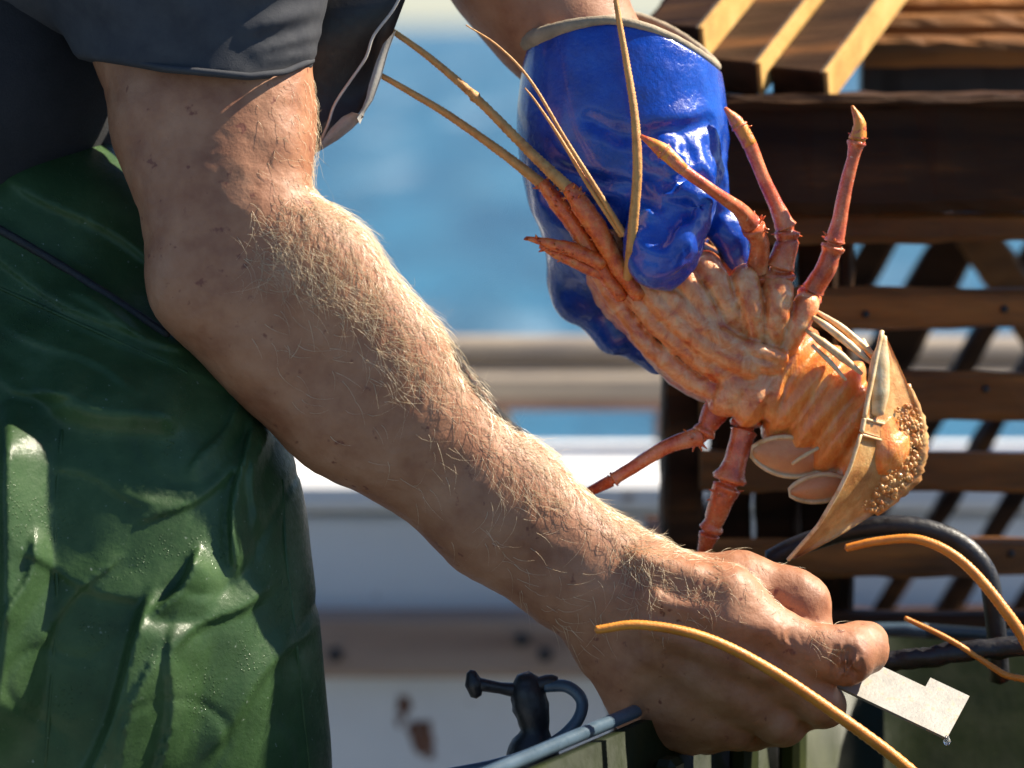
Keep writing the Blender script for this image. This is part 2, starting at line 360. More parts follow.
def mat_body():
    """lobster underside: pale tan thorax with red streaks, orange abdomen (attribute 'pig')"""
    m, t, b = node_mat('lobster_underside'); L = t.links.new
    tc = N(t, 'TexCoord'); at_ = N(t, 'Attribute'); at_.attribute_name = 'pig'
    n1 = N(t, 'TexNoise', Scale=110, Detail=6, Roughness=0.65, Distortion=0.6); L(tc.outputs['Object'], n1.inputs['Vector'])
    r1 = N(t, 'ValToRGB'); e = r1.color_ramp.elements; e.new(0.5)
    for q, p, c in zip(e, (0.34, 0.48, 0.64), ((0.56, 0.09, 0.015), (0.76, 0.25, 0.07), (0.84, 0.42, 0.19))): q.position = p; q.color = rgb(c)
    L(n1.outputs['Fac'], r1.inputs[0])
    mp = N(t, 'Mapping'); mp.inputs['Rotation'].default_value = (0, math.radians(-38), 0); mp.inputs['Scale'].default_value = (1, 1, 0.25); L(tc.outputs['Object'], mp.inputs[0])
    n2 = N(t, 'TexNoise', Scale=200, Detail=6, Roughness=0.7); L(mp.outputs[0], n2.inputs['Vector'])
    r2 = N(t, 'ValToRGB'); e = r2.color_ramp.elements; e.new(0.5)
    for q, p, c in zip(e, (0.3, 0.5, 0.7), ((0.68, 0.14, 0.02), (0.84, 0.27, 0.05), (0.90, 0.42, 0.13))): q.position = p; q.color = rgb(c)
    L(n2.outputs['Fac'], r2.inputs[0])
    mx = N(t, 'Mix', data_type='RGBA'); L(at_.outputs['Fac'], mx.inputs[0]); L(r1.outputs[0], mx.inputs[6]); L(r2.outputs[0], mx.inputs[7]); L(mx.outputs[2], b.inputs['Base Color'])
    n3 = N(t, 'TexNoise', Scale=420, Detail=5); L(tc.outputs['Object'], n3.inputs['Vector'])
    mxb = N(t, 'Mix', data_type='FLOAT'); mxb.inputs[0].default_value = 0.6; L(n3.outputs['Fac'], mxb.inputs[2]); L(n2.outputs['Fac'], mxb.inputs[3])
    bp = N(t, 'Bump', Strength=0.9, Distance=0.0016); L(mxb.outputs[0], bp.inputs['Height']); L(bp.outputs[0], b.inputs['Normal'])
    mr = N(t, 'MapRange'); mr.inputs[3].default_value = 0.18; mr.inputs[4].default_value = 0.45; L(n3.outputs['Fac'], mr.inputs[0]); L(mr.outputs[0], b.inputs['Roughness'])
    b.inputs['Subsurface Weight'].default_value = 0.4; b.inputs['Subsurface Radius'].default_value = (1.0, 0.4, 0.15); b.inputs['Subsurface Scale'].default_value = 0.004
    b.inputs['Coat Weight'].default_value = 0.6; b.inputs['Coat Roughness'].default_value = 0.12
    return m
M['lobster'] = mat_body()
def mat_sea():
    m, t, b = node_mat('sea_water'); L = t.links.new
    tc = N(t, 'TexCoord'); mp = N(t, 'Mapping'); mp.inputs['Scale'].default_value = (1.7, 0.30, 1.0); L(tc.outputs['Object'], mp.inputs[0])
    n1 = N(t, 'TexNoise', Scale=0.55, Detail=8, Roughness=0.62, Distortion=0.4); L(mp.outputs[0], n1.inputs['Vector'])
    r = N(t, 'ValToRGB'); e = r.color_ramp.elements
    e[0].position = 0.35; e[0].color = rgb((0.005, 0.055, 0.115)); e[1].position = 0.65; e[1].color = rgb((0.020, 0.125, 0.215))
    L(n1.outputs['Fac'], r.inputs[0]); nf = N(t, 'TexNoise', Scale=0.3, Detail=5, Roughness=0.6); L(mp.outputs[0], nf.inputs['Vector'])
    rf = N(t, 'MapRange'); rf.inputs[1].default_value = 0.56; rf.inputs[2].default_value = 0.66; rf.inputs[4].default_value = 0.55; L(nf.outputs['Fac'], rf.inputs[0])
    mx = N(t, 'Mix', data_type='RGBA'); mx.inputs[7].default_value = rgb((0.45, 0.55, 0.62)); L(rf.outputs[0], mx.inputs[0]); L(r.outputs[0], mx.inputs[6]); L(mx.outputs[2], b.inputs['Base Color'])
    bp = N(t, 'Bump', Strength=1.0, Distance=0.55); L(n1.outputs['Fac'], bp.inputs['Height']); L(bp.outputs[0], b.inputs['Normal'])
    b.inputs['Roughness'].default_value = 0.3; b.inputs['IOR'].default_value = 1.33; b.inputs['Specular IOR Level'].default_value = 0.25
    return m
M['water'] = mat_sea()

# ================================================================ THE SETTING
v = []; f = []
put('sea', ([(-20000, -20000, -0.6), (20000, -20000, -0.6), (20000, 40000, -0.6), (-20000, 40000, -0.6)], [(0, 1, 2, 3)]), M['water'], smooth=False, kind='structure')
put('deck', MB().box((0, -0.6, -0.03), (2.2, 0, 0), (0, 1.72, 0), (0, 0, 0.03)), M['deck'], smooth=False, kind='structure')

# ---- bulwark of the boat
YB0, YB1 = 0.92, 1.16
bul = empty('boat_bulwark', (0, 1.04, 0), 'white painted boat bulwark with timber rubbing strake and raised rail', 'bulwark')
ztop = at(500, 488, YB0)[2]
put('side_wall', MB().box((0, (YB0 + YB1) / 2, ztop / 2 - 0.02), (2.2, 0, 0), (0, (YB1 - YB0) / 2, 0), (0, 0, ztop / 2 - 0.02 + 0.02 - 0.001), 0.004), M['white'], bul, False)
put('cap', MB().box((0, (YB0 + YB1) / 2 - 0.006, ztop - 0.004), (2.21, 0, 0), (0, (YB1 - YB0) / 2 + 0.010, 0), (0, 0, 0.012), 0.006), M['white'], bul, False)
za, zb = at(400, 612, YB0 - 0.02)[2], at(400, 678, YB0 - 0.02)[2]
st = put('rubbing_strake', MB().box((0, YB0 - 0.012, (za + zb) / 2), (2.2, 0, 0), (0, 0.014, 0), (0, 0, (za - zb) / 2), 0.006), M['strake'], bul, False)
for px in (335, 522, 545, 700):
    p = at(px, 655 if px != 522 else 640, YB0 - 0.027)
    put('bolt', MB().tube([p + [0, 0.004, 0], p - [0, 0.003, 0]], [0.006, 0.005], 8, 1), M['black'], st)
for k in range(10):
    x = -1.9 + k * 0.43
    put('seam_batten', MB().box((x, YB0 - 0.0015, zb / 2 - 0.01), (0.012, 0, 0), (0, 0.0035, 0), (0, 0, zb / 2 - 0.03), 0.002), M['white'], bul, False)
zr0, zr1 = at(560, 352, 1.1)[2], at(560, 402, 1.1)[2]
put('rail_pipe', MB().tube([(-2.2, 1.10, zr0), (2.2, 1.10, zr0)], 0.013, 12, 1), M['rail'], bul)
put('rail_plank', MB().box((0, 1.10, (zr0 + zr1) / 2 - 0.006), (2.2, 0, 0), (0, 0.035, 0), (0, 0, 0.011), 0.004), M['rail'], bul, False)
put('rail_underside_batten', MB().box((0, 1.095, zr1 + 0.002), (2.2, 0, 0), (0, 0.03, 0), (0, 0, 0.0055), 0.003), M['timber'], bul, False)
for (xa, xb, mm) in ((655, 684, 'timber'), (360, 512, 'cream'), (1090, 1130, 'timber'), (-150, -40, 'cream')):
    x0, x1 = at(xa, 430, 1.1)[0], at(xb, 430, 1.1)[0]
    put('stanchion', MB().box(((x0 + x1) / 2, 1.10, (ztop + zr1) / 2 + 0.002), ((x1 - x0) / 2, 0, 0), (0, 0.03, 0), (0, 0, (zr1 - ztop) / 2 - 0.006), 0.008), M[mm], bul, False)

for (px, py, r) in ((404, 706, 9), (398, 722, 4), (424, 736, 13), (412, 728, 6), (430, 752, 6)):
    c = at(px, py, YB0 - 0.001); v = [c + [0, -0.0012, 0]]
    for k in range(14):
        a_ = k / 14 * 2 * math.pi; rr = r * 0.77e-3 * (0.6 + 0.7 * RNG.random()); v.append(c + [rr * math.cos(a_) * 0.8, 0.0004, rr * math.sin(a_) * 1.25])
    put('rust_patch', (v, [(0, 1 + (k + 1) % 14, 1 + k) for k in range(14)]), M['rust'], bul)
# ---- slatted lobster pots
YP = 0.30
def bar(name, a, b, wdt, thk, mat, parent, face=(0, -1, 0), bev=0.003):
    """timber from a to b; wdt across, thk towards 'face' (metres, full size)"""
    a = np.array(a); b = np.array(b); u = b - a; L = np.linalg.norm(u); u /= L
    f_ = np.array(face, float); f_ -= u * (f_ @ u); f_ /= np.linalg.norm(f_); s_ = np.cross(u, f_)
    return put(name, MB().plank(a, b, f_, s_, thk, wdt, bev, 22, 0.0016 if wdt < 0.05 else 0.003), mat, parent, False)
sc = (YP + DIST) / FPX
pot = empty('lobster_pot', (0.30, 0.55, at(800, 640, YP)[2]), 'dark tarred timber slat lobster pot with raised slatted lid', 'lobster pot')
zbot = at(800, 640, YP)[2]
bar('front_beam', at(712, 152, YP), at(1250, 150, YP), 112 * sc, 0.05, M['tar'], pot, bev=0.006)
bar('beam_lip', at(724, 101, YP - 0.008), at(1250, 99, YP - 0.008), 12 * sc, 0.065, M['tar'], pot, bev=0.003)
for (y0, y1, h, mm) in ((226, 228, 30, 'brown'), (309, 308, 42, 'brown'), (394, 396, 48, 'brown'), (470, 472, 40, 'brown'), (556, 560, 36, 'brown'), (622, 628, 26, 'tar')):
    bar('front_slat', at(700, y0, YP), at(1250, y1, YP), h * sc, 0.018, M[mm], pot)
for (px, wd) in ((682, 40), (845, 13)):
    bar('corner_post' if px < 700 else 'upright', at(px, 208, YP + 0.03), at(px, 640, YP + 0.03), wd * sc, 0.03, M['tar'], pot)
for px in (728, 772, 816):
    bar('side_board', at(px, 212, YP + 0.06), at(px + 4, 640, YP + 0.06), 41 * sc, 0.015, M['tar'], pot)
YK = YP + 0.34; sk = (YK + DIST) / FPX
for (x35, wd) in ((815, 30), (893, 46), (974, 20), (1038, 18), (1103, 22), (1180, 24)):
    bar('back_bar', at(x35 + 0.60 * 150, 200, YK), at(x35 - 0.60 * 290, 640, YK), wd * sk, 0.018, M['tar'], pot)
bar('brace', at(958, 205, YK - 0.05), at(1050, 350, YK - 0.05), 40 * sk, 0.02, M['brown'], pot)
for z_ in (215, 625):
    bar('back_rail', at(660, z_, YK + 0.022), at(1250, z_, YK + 0.022), 34 * sk, 0.022, M['tar'], pot)
for px in (690, 1230):
    a = at(px, 150, YP + 0.03); bb = at(px, 150, YK); bb[0] = a[0]; bb[2] = a[2]; bar('side_beam', a, bb, 0.05, 0.03, M['tar'], pot, face=(1, 0, 0))
    a = at(px, 622, YP + 0.012); bb = np.array([a[0], YK + 0.01, a[2]]); bar('side_beam', a, bb, 0.03, 0.03, M['tar'], pot, face=(1, 0, 0))
for (px, py) in ((870, 309), (1000, 306), (985, 395), (905, 472), (1012, 558)):
    p = at(px + RNG.uniform(-6, 6), py + RNG.uniform(-6, 6), YP - 0.010 if py > 200 else YP - 0.026)
    put('nail_head', MB().tube([p + [0, 0.006, 0], p - [0, 0.001, 0]], [0.003, 0.002], 8, 1), M['black'], pot)
# raised lid: slats climb away from the camera
u = np.array([0.40, 0.80, 0.44]); u /= np.linalg.norm(u); nn = np.array([0.90, -0.40, -0.09]); nn -= u * (nn @ u); nn /= np.linalg.norm(nn)
mm_ = np.cross(nn, u); mm_ = mm_ if mm_[2] > 0 else -mm_
for (px, py) in ((700, 62), (757, 97), (824, 106)):
    p = at(px, py, YP - 0.02); L = 0.34; wd = 0.030; th = 0.021
    c = p + u * L / 2 - nn * wd / 2 + mm_ * th / 2
    sl_ = put('lid_slat', MB().box(c, u * L / 2, nn * wd / 2, mm_ * th / 2, 0.001), M['tar'], pot, False)
    put('pale_edge', MB().box(c + nn * (wd / 2 + 0.0016), u * (L / 2 - 0.002), nn * 0.0012, mm_ * (th / 2 - 0.0005)), M['pale_wood'], sl_, False)  # pale yellow strip along one long edge of each slat
bar('lid_side_board', at(675, 48, YP + 0.02), at(675, 48, YP + 0.02) + u * 0.36, 0.05, 0.012, M['brown'], pot, face=mm_)
for (y_, h_, Y_) in ((52, 20, 0.40), (30, 20, 0.43), (8, 22, 0.46), (-18, 30, 0.50)):
    bar('lid_plank', at(865 + (50 - y_) * 0.8, y_, Y_), at(1300, y_, Y_), h_ * (Y_ + DIST) / FPX, 0.02, M['brown'], pot, face=(0, -0.8, 0.6))
bar('lid_gap_shade', at(860, 80, 0.50), at(1300, 80, 0.50), 60 * (2.3) / FPX, 0.02, M['black'], pot)  # black board stands in for the shadow in the gap below the lid planks

# pot below carrying the first one
pot2 = empty('lobster_pot', (0.30, 0.55, 0), 'lower tarred timber lobster pot underneath the slatted pot', 'lobster pot')
xl, xr = at(690, 640, YP)[0], at(1230, 640, YP)[0]
for x in (xl, xr):
    for y in (YP + 0.02, YK):
        bar('corner_post', (x, y, 0), (x, y, zbot - 0.012), 0.05, 0.05, M['tar'], pot2)
for k in range(8):
    z = 0.08 + k * (zbot - 0.13) / 7
    bar('front_slat', (xl - 0.03, YP - 0.014, z), (xr + 0.03, YP - 0.014, z), 0.045, 0.016, M['tar'], pot2)
    bar('side_slat', (xl - 0.034, YP, z), (xl - 0.034, YK, z), 0.045, 0.016, M['tar'], pot2, face=(-1, 0, 0))

# ---- green tub under the hand
B = at(842, 624, 0.262); zrim = B[2]
du = np.array([-0.42, -0.907, 0]); dv = np.array([0.907, -0.42, 0])
LA, LB = 0.52, 0.50
tub = empty('fish_tub', (B[0] + 0.12, 0.0, zrim - 0.30), 'green plastic fish tub with pale blue rim below the bare hand', 'tub')
def ring(inset, z, n=6, rad=0.05):
    """rounded rectangle with inset"""
    cs = [(0, 0), (LA, 0), (LA, LB), (0, LB)]; out = []
    ctr = [(rad, rad, 180), (LA - rad, rad, 270), (LA - rad, LB - rad, 0), (rad, LB - rad, 90)]
    for (a, b, st_) in ctr:
        for i in range(n + 1):
            t = math.radians(st_ + 90 * i / n); r = rad - inset
            q = B + du * (a + r * math.cos(t)) + dv * (b + r * math.sin(t)); out.append((q[0], q[1], z))
    return out
def loft(rings, close=True):
    v = []; f = []; n = len(rings[0])
    for r in rings: v += r
    for i in range(len(rings) - 1):
        for j in range(n):
            k = (j + 1) % n; f.append((i * n + j, i * n + k, (i + 1) * n + k, (i + 1) * n + j))
    f.append(tuple(range(n))[::-1]); f.append(tuple((len(rings) - 1) * n + j for j in range(n)))
    return v, f
put('tub_wall', loft([ring(0.03, zrim - 0.30), ring(0.002, zrim - 0.004), ring(0.008, zrim - 0.004), ring(0.036, zrim - 0.29)]), M['tub'], tub)
rp = np.array(ring(0.0, zrim)); rp = np.vstack([rp, rp[:1]])
put('rim', MB().tube(rp, 0.0034, 10, 1), M['hose_blue'], tub)
for s_ in (0.13, 0.2, 0.3, 0.4):
    q = B + du * s_ + dv * 0.02
    put('wall_rib', MB().box((q[0], q[1], zrim - 0.12), du * 0.008, dv * 0.006, (0, 0, 0.10), 0.003), M['tub'], tub, False)
tbl = empty('sorting_bench', (B[0] + 0.12, 0.0, 0), 'low timber bench carrying the green fish tub', 'bench')
cx = B + du * LA / 2 + dv * LB / 2
put('bench_top', MB().box((cx[0], cx[1], zrim - 0.317), du * 0.28, dv * 0.27, (0, 0, 0.015), 0.004), M['timber'], tbl, False)
for a in (-1, 1):
    for b in (-1, 1):
        q = cx + du * 0.24 * a + dv * 0.23 * b
        bar('leg', (q[0], q[1], 0), (q[0], q[1], zrim - 0.333), 0.05, 0.05, M['timber'], tbl)

# ---- black tap and its hose beside the tub
tap_p = P(532, 740, 60)
tap = empty('hose_tap', (tap_p[0], tap_p[1], 0), 'black hose tap with lever handle beside the green tub', 'tap')
put('standpipe', MB().tube([(tap_p[0], tap_p[1], 0), (tap_p[0], tap_p[1], tap_p[2] - 0.002)], 0.010, 12, 1), M['black'], tap)
put('valve_body', MB().tube([P(533, 770, 60), P(533, 748, 60), P(535, 730, 60), P(531, 708, 60), P(527, 690, 60), P(528, 676, 60)], [R(q) for q in (30, 26, 15, 19, 18, 11)], 14, 3, 0.12), M['black'], tap)
put('lever', MB().tube([P(527, 692, 60), P(500, 688, 55), P(478, 684, 50)], [R(9), R(6), R(7)], 10, 3), M['black'], tap)
put('lever_knob', MB().tube([P(476, 696, 50), P(474, 684, 50), P(471, 672, 50)], [R(6), R(10), R(5)], 10, 3), M['black'], tap)
put('spout_knob', MB().tube([P(528, 690, 60), P(548, 682, 60), P(556, 683, 60)], [R(9), R(8), R(7)], 10, 3), M['black'], tap)
hs = put('deck_hose', MB().tube([P(545, 686, 58), P(568, 687, 55), P(582, 702, 50), P(575, 724, 42), P(548, 746, 30), P(500, 764, 15), P(430, 778, 5), P(330, 800, 30), P(250, 900, 100)], R(6.5), 12, 6), M['hose_blue'], smooth=True,
    label='thin grey blue hose looping from the black tap', category='hose')
# yellow cloth corner showing between wall and wrist
put('yellow_rag', MB().add(*(lambda: ([P(548, 690, 330), P(566, 672, 330), P(600, 655, 330), P(640, 660, 330), P(640, 700, 330), P(552, 691, 338), P(570, 675, 338), P(604, 660, 338), P(640, 668, 338), P(640, 704, 338)],
    [(0, 1, 2, 3, 4), (9, 8, 7, 6, 5), (0, 5, 6, 1), (1, 6, 7, 2), (2, 7, 8, 3), (3, 8, 9, 4), (4, 9, 5, 0)]))()), M['cream'], smooth=False, label='pale yellow rag corner behind the bare wrist', category='rag') if False else None

# ---- black hose arch and dark rope by the pot
put('suction_hose', MB().tube([P(770, 560, 190), P(800, 545, 185), P(850, 530, 180), P(905, 526, 175), P(955, 540, 172), P(985, 570, 170), P(994, 610, 172), P(1000, 680, 180)], [R(11)] * 8, 14, 6), M['black'],
    label='thick black rubber hose arching in front of the slatted pot', category='hose')
put('mooring_rope', MB().tube([P(800, 668, 150), P(860, 664, 140), P(905, 660, 130), P(960, 652, 125), P(1040, 645, 120), P(1120, 640, 120)], R(11), 12, 8, 0.35), M['black'],
    label='dark tarred rope lying across the green tub', category='rope')

# ================================================================ THE FISHERMAN
man = empty('person', (P(60, 1000, 150)[0], 0.10, 0), 'person in grey t-shirt, black apron and wet green oilskins measuring a lobster', 'person')

# ---- bare right arm and hand (fine), torso and left arm (coarse): one mesh
ARM = [(192, -140, 125, 118), (200, 20, 92, 107), (214, 125, 48, 95), (224, 195, 20, 78), (228, 252, 6, 70), (282, 308, 8, 78), (393, 414, 16, 77), (502, 511, 22, 67), (578, 570, 22, 59), (640, 606, 16, 60)]
HAND = []
fa = Field(*bbox_px(ARM + [(690, 760, 60, 30), (895, 650, 20, 30)], 0.012), 0.00125)
fa.chain(ARM, k=0.016, sq=0.78)
fa.chain([(268, 218, -10, 34), (308, 268, -6, 58), (380, 352, 5, 60)], k=0.016, sq=0.9)           # brachioradialis bulge
fa.chain([(256, 90, 34, 40), (268, 150, 14, 30), (278, 180, 6, 18)], k=0.012)                     # biceps edge
fa.ell(P(180, 292, 0), (R(22), R(24), R(28)), k=0.02)                                           # point of the elbow
fa.chain([(228, 296, 8, 56), (326, 412, 14, 52)], k=0.02)
# palm block and metacarpals
fa.chain([(636, 606, 14, 60), (690, 640, 16, 62), (715, 672, 20, 58)], k=0.018, sq=0.62)
fa.chain([(612, 655, 20, 30), (652, 700, 28, 36), (692, 722, 34, 32)], k=0.018, sq=0.8)          # heel of the hand
mc = [[(660, 585, -4, 32), (725, 600, -12, 32), (786, 642, -14, 27)],
      [(655, 610, -6, 34), (720, 640, -12, 32), (788, 676, -10, 26)],
      [(650, 640, 0, 34), (710, 675, -4, 30), (752, 702, -2, 25)],
      [(640, 665, 8, 32), (680, 700, 8, 28), (712, 722, 8, 22)]]
for c in mc: fa.chain(c, k=0.010)
FING = [[(786, 642, -14, 27), (822, 652, -18, 26), (846, 656, -16, 29), (862, 648, 4, 25), (868, 642, 34, 21)],        # index, curling away round the gauge
        [(788, 676, -10, 26), (816, 700, -4, 22), (824, 706, 20, 21), (790, 716, 52, 19), (752, 706, 66, 17)],
        [(752, 702, -2, 25), (776, 722, 6, 21), (784, 726, 28, 20), (750, 732, 58, 18), (722, 718, 66, 16)],
        [(712, 722, 8, 22), (734, 730, 16, 18), (738, 732, 34, 17), (706, 738, 56, 15), (684, 722, 62, 14)]]
for c in FING: fa.chain(c, k=0.0045)
fa.chain([(672, 582, 40, 32), (742, 584, 42, 31), (790, 596, 38, 27), (803, 604, 34, 26), (810, 640, 26, 22), (812, 656, 20, 18)], k=0.0055)   # thumb behind, bent over the gauge
for a, b in (((655, 600, -42, 4), (770, 632, -42, 5)), ((650, 630, -44, 4), (765, 672, -38, 5)), ((650, 655, -32, 4), (735, 700, -26, 4)), ((690, 575, -30, 4), (640, 560, -28, 4))):
    fa.chain([a, b], k=0.012)                                                                   # tendons and veins
for (x0, y0, x1, y1) in ((836, 648, 833, 680), (845, 648, 845, 682), (853, 650, 857, 680), (840, 654, 839, 676), (849, 654, 851, 678)):
    fa.chain([(x0, y0, fa.surf_d(x0, y0) - 0.5, 1.0), (x1, y1, fa.surf_d(x1, y1) - 0.5, 1.0)], k=0.003, mode='s')      # knuckle creases
def skin_disp(p):
    px, py = proj(p)
    kn = np.exp(-((px - 846) / 15) ** 2 - ((py - 664) / 20) ** 2) + 0.5 * np.exp(-((px - 790) / 18) ** 2 - ((py - 640) / 18) ** 2)
    return 0.0011 * fbm(p * 55, 2) + 0.0005 * fbm(p * 260, 2) + kn * 0.0009 * np.sin(px * 0.9 + 14 * vnoise(p * 130))
fa.displace(skin_disp)
av, aq = fa.mesh(1)
fb = Field(*bbox_px([(-200, 200, 300, 100), (660, 200, 40, 30), (60, -420, 100, 100), (240, -300, 640, 100)], 0.08), 0.006)
fb.chain([(192, -140, 95, 100), (150, -260, 140, 110), (120, -330, 320, 130)], k=0.03)
fb.chain([(-20, -250, 330, 150), (-80, 0, 300, 110), (-80, 200, 280, 100)], k=0.03)
fb.chain([(120, -330, 320, 150), (230, -300, 560, 130)], k=0.05)
fb.chain([(230, -300, 560, 120), (420, -190, 420, 92), (470, -130, 340, 88)], k=0.03)
fb.chain([(470, -130, 340, 86), (526, -40, 250, 76), (560, 20, 225, 62), (604, 80, 205, 50), (625, 170, 190, 40)], k=0.02)
bv, bq = fb.mesh(3)
body = put('body', (np.vstack([av, bv]), np.vstack([aq, bq + len(av)])), M['skin'], man)

# ---- hair on the arm
def grow_hair():
    A, Bq, C, D = (av[aq[:, i]] for i in range(4)); ctr = (A + Bq + C + D) / 4
    nr = np.cross(C - A, D - Bq); ar = np.linalg.norm(nr, axis=1); nr /= ar[:, None] + 1e-12
    px, py = proj(ctr)
    axis = P(640, 606, 16) - P(228, 252, 6); axis /= np.linalg.norm(axis)
    e0 = np.array([228, 252.]); e1 = np.array([640, 606.]); L = np.linalg.norm(e1 - e0); ud = (e1 - e0) / L
    t = ((px - e0[0]) * ud[0] + (py - e0[1]) * ud[1]) / L; sd = (px - e0[0]) * ud[1] - (py - e0[1]) * ud[0]      # + towards the upper right edge
    wfor = np.clip((sd + 2 + 12 * np.sin(t * 21)) / 44, 0, 1) * np.clip((t + 0.02) / 0.08, 0, 1) * np.clip((1.05 - t) / 0.1, 0, 1) * (nr[:, 1] < 0.35)
    back = np.exp(-((px - 690) / 55) ** 2 - ((py - 585) / 26) ** 2) * 0.8 * (nr[:, 1] < 0.3)
    up = 0.16 * np.clip((px - 245) / 50, 0, 1) * (py > 80) * (py < 215) * (nr[:, 1] < 0.3) * (px < 320)
    low = 0.035 * (t > 0.1) * (t < 1.0) * (nr[:, 1] < -0.2) * (sd > -75)
    fing = 0.35 * np.exp(-((px - 818) / 14) ** 2 - ((py - 640) / 14) ** 2)
    wt = np.maximum.reduce([wfor * 0.85, back * 0.55, up, low, fing]) * ar; wt /= wt.sum()
    n = 4400; fi = RNG.choice(len(aq), n, p=wt); r1 = RNG.random((n, 2))
    root = (A[fi] * (1 - r1[:, :1]) + Bq[fi] * r1[:, :1]) * (1 - r1[:, 1:]) + (D[fi] * (1 - r1[:, :1]) + C[fi] * r1[:, :1]) * r1[:, 1:]
    nn_ = nr[fi]; tt = t[fi]
    ln = (0.0055 + 0.0085 * RNG.random(n) ** 1.3) * np.where(tt < -0.02, 0.55, 1.0) * np.where(px[fi] > 655, 0.62, 1.0)
    g = axis + 0.55 * (vnoise(root * 60)[:, None] * np.cross(nn_, axis)) * 2 + RNG.normal(0, 0.40, (n, 3))
    g = g - nn_ * (g * nn_).sum(1)[:, None]; g /= np.linalg.norm(g, axis=1)[:, None]
    side = np.cross(nn_, g); curl = RNG.normal(0, 0.8, n)[:, None]; lift = (0.22 + 0.30 * RNG.random(n))[:, None]
    V = []; K = 5; rad0 = 0.000105 * (0.7 + 0.6 * RNG.random(n))
    cs = [(math.cos(a), math.sin(a)) for a in (0, 2.094, 4.189)]
    for j in range(K):
        s_ = j / (K - 1)
        p = root + ln[:, None] * (g * s_ + nn_ * (lift * s_ * (1.25 - 0.75 * s_)) + side * curl * s_ * s_) - np.array([0, 0, 1]) * (ln * 0.12 * s_ * s_)[:, None]
        rr = (rad0 * (1 - 0.75 * s_))[:, None]
        for (a, b) in cs: V.append(p + nn_ * rr * a + side * rr * b)
    V = np.stack(V, 1).reshape(-1, 3); base = (np.arange(n) * K * 3)[:, None]; Q = []
    for j in range(K - 1):
        for i in range(3):
            k = (i + 1) % 3; Q.append(np.concatenate([base + j * 3 + i, base + j * 3 + k, base + (j + 1) * 3 + k, base + (j + 1) * 3 + i], 1))
    return V, np.concatenate(Q)
put('arm_hair', grow_hair(), M['hair'], man, kind='stuff', label='fine sunlit blond hairs along the bare forearm')

# ---- t-shirt: sleeve and torso
fs = Field(*bbox_px([(190, -90, 80, 150), (208, 80, 50, 140), (-260, -60, 300, 120)], 0.01), 0.0022)
fs.chain([(186, -150, 100, 134), (194, -40, 82, 124), (201, 90, 62, 113)], k=0.02, sq=0.92)
fs.chain([(-140, -160, 260, 210), (-110, 40, 260, 178)], k=0.03)
fs.chain([(186, -150, 100, 130), (40, -170, 190, 190)], k=0.05)
def shirt_disp(p):
    px, py = proj(p)
    f_ = 0.0
    for (x0, y0, x1, y1, a, w_) in ((250, 30, 315, 10, 5, 9), (255, 52, 318, 34, 4, 7), (240, -10, 312, -22, 5, 10), (120, 10, 60, -30, 6, 18), (200, 20, 150, -30, 4, 20), (262, 62, 318, 52, 3, 5)):
        u_ = np.array([x1 - x0, y1 - y0], float); l_ = np.linalg.norm(u_); u_ /= l_
        t_ = np.clip((px - x0) * u_[0] + (py - y0) * u_[1], 0, l_); d2 = (px - x0 - u_[0] * t_) ** 2 + (py - y0 - u_[1] * t_) ** 2
        f_ = f_ + a * np.exp(-d2 / w_ ** 2) * (0.5 + 0.5 * np.sin(math.pi * np.clip(t_ / l_, 0, 1)))
    return S * 1.7 * f_ + 0.003 * fbm(p * 28, 2)
fs.displace(shirt_disp)
# hem: cut everything below a sagging line, keep the arm hole open
X = fs.ax[0][:, None, None]; Yg = fs.ax[1][None, :, None]; Z = fs.ax[2][None, None, :]
pxg = 512 + (X / ((Yg + DIST) / FPX))
xs = np.array([-600, 0, 88, 165, 250, 285, 313, 500]); ys = np.array([20, 36, 53, 69, 77, 73, 61, 55])
zz = HCAM - (np.interp(pxg, xs, ys) - HORIZON + 4 + 0.04 * (Yg / S)) * ((Yg + DIST) / FPX)
fs.F = np.maximum(fs.F, (zz - Z).astype(np.float32))
sv, sq_ = fs.mesh(1, True)
shirt = put('t_shirt', (sv, sq_), M['shirt'], man)
hp = []
for px in np.linspace(92, 312, 26):
    py = np.interp(px, xs, ys) - 1
    c_ = 200.0; rr = 111.0; q = max(0.0, 1 - ((px - c_) / rr) ** 2); hp.append(P(px, py, 62 - 0.92 * 116 * math.sqrt(q)))
put('sleeve_hem', MB().tube(hp, R(3.2), 8, 2), M['shirt'], man)

# ---- dark navy cloth round the torso, below the shirt hem
fu = Field(*bbox_px([(-100, -120, 265, 215), (-60, 180, 265, 215)], 0.01), 0.004)
fu.chain([(-80, -120, 270, 185), (-60, 70, 262, 176), (-70, 84, 290, 150)], k=0.03)
uv, uq = fu.mesh(2)
put('dark_torso', (uv, uq), pm('dark_navy_cloth', [(0.010, 0.011, 0.014), (0.018, 0.019, 0.024)], 60, rough=(0.8, 0.95), bump=0.4, bscale=900), man)

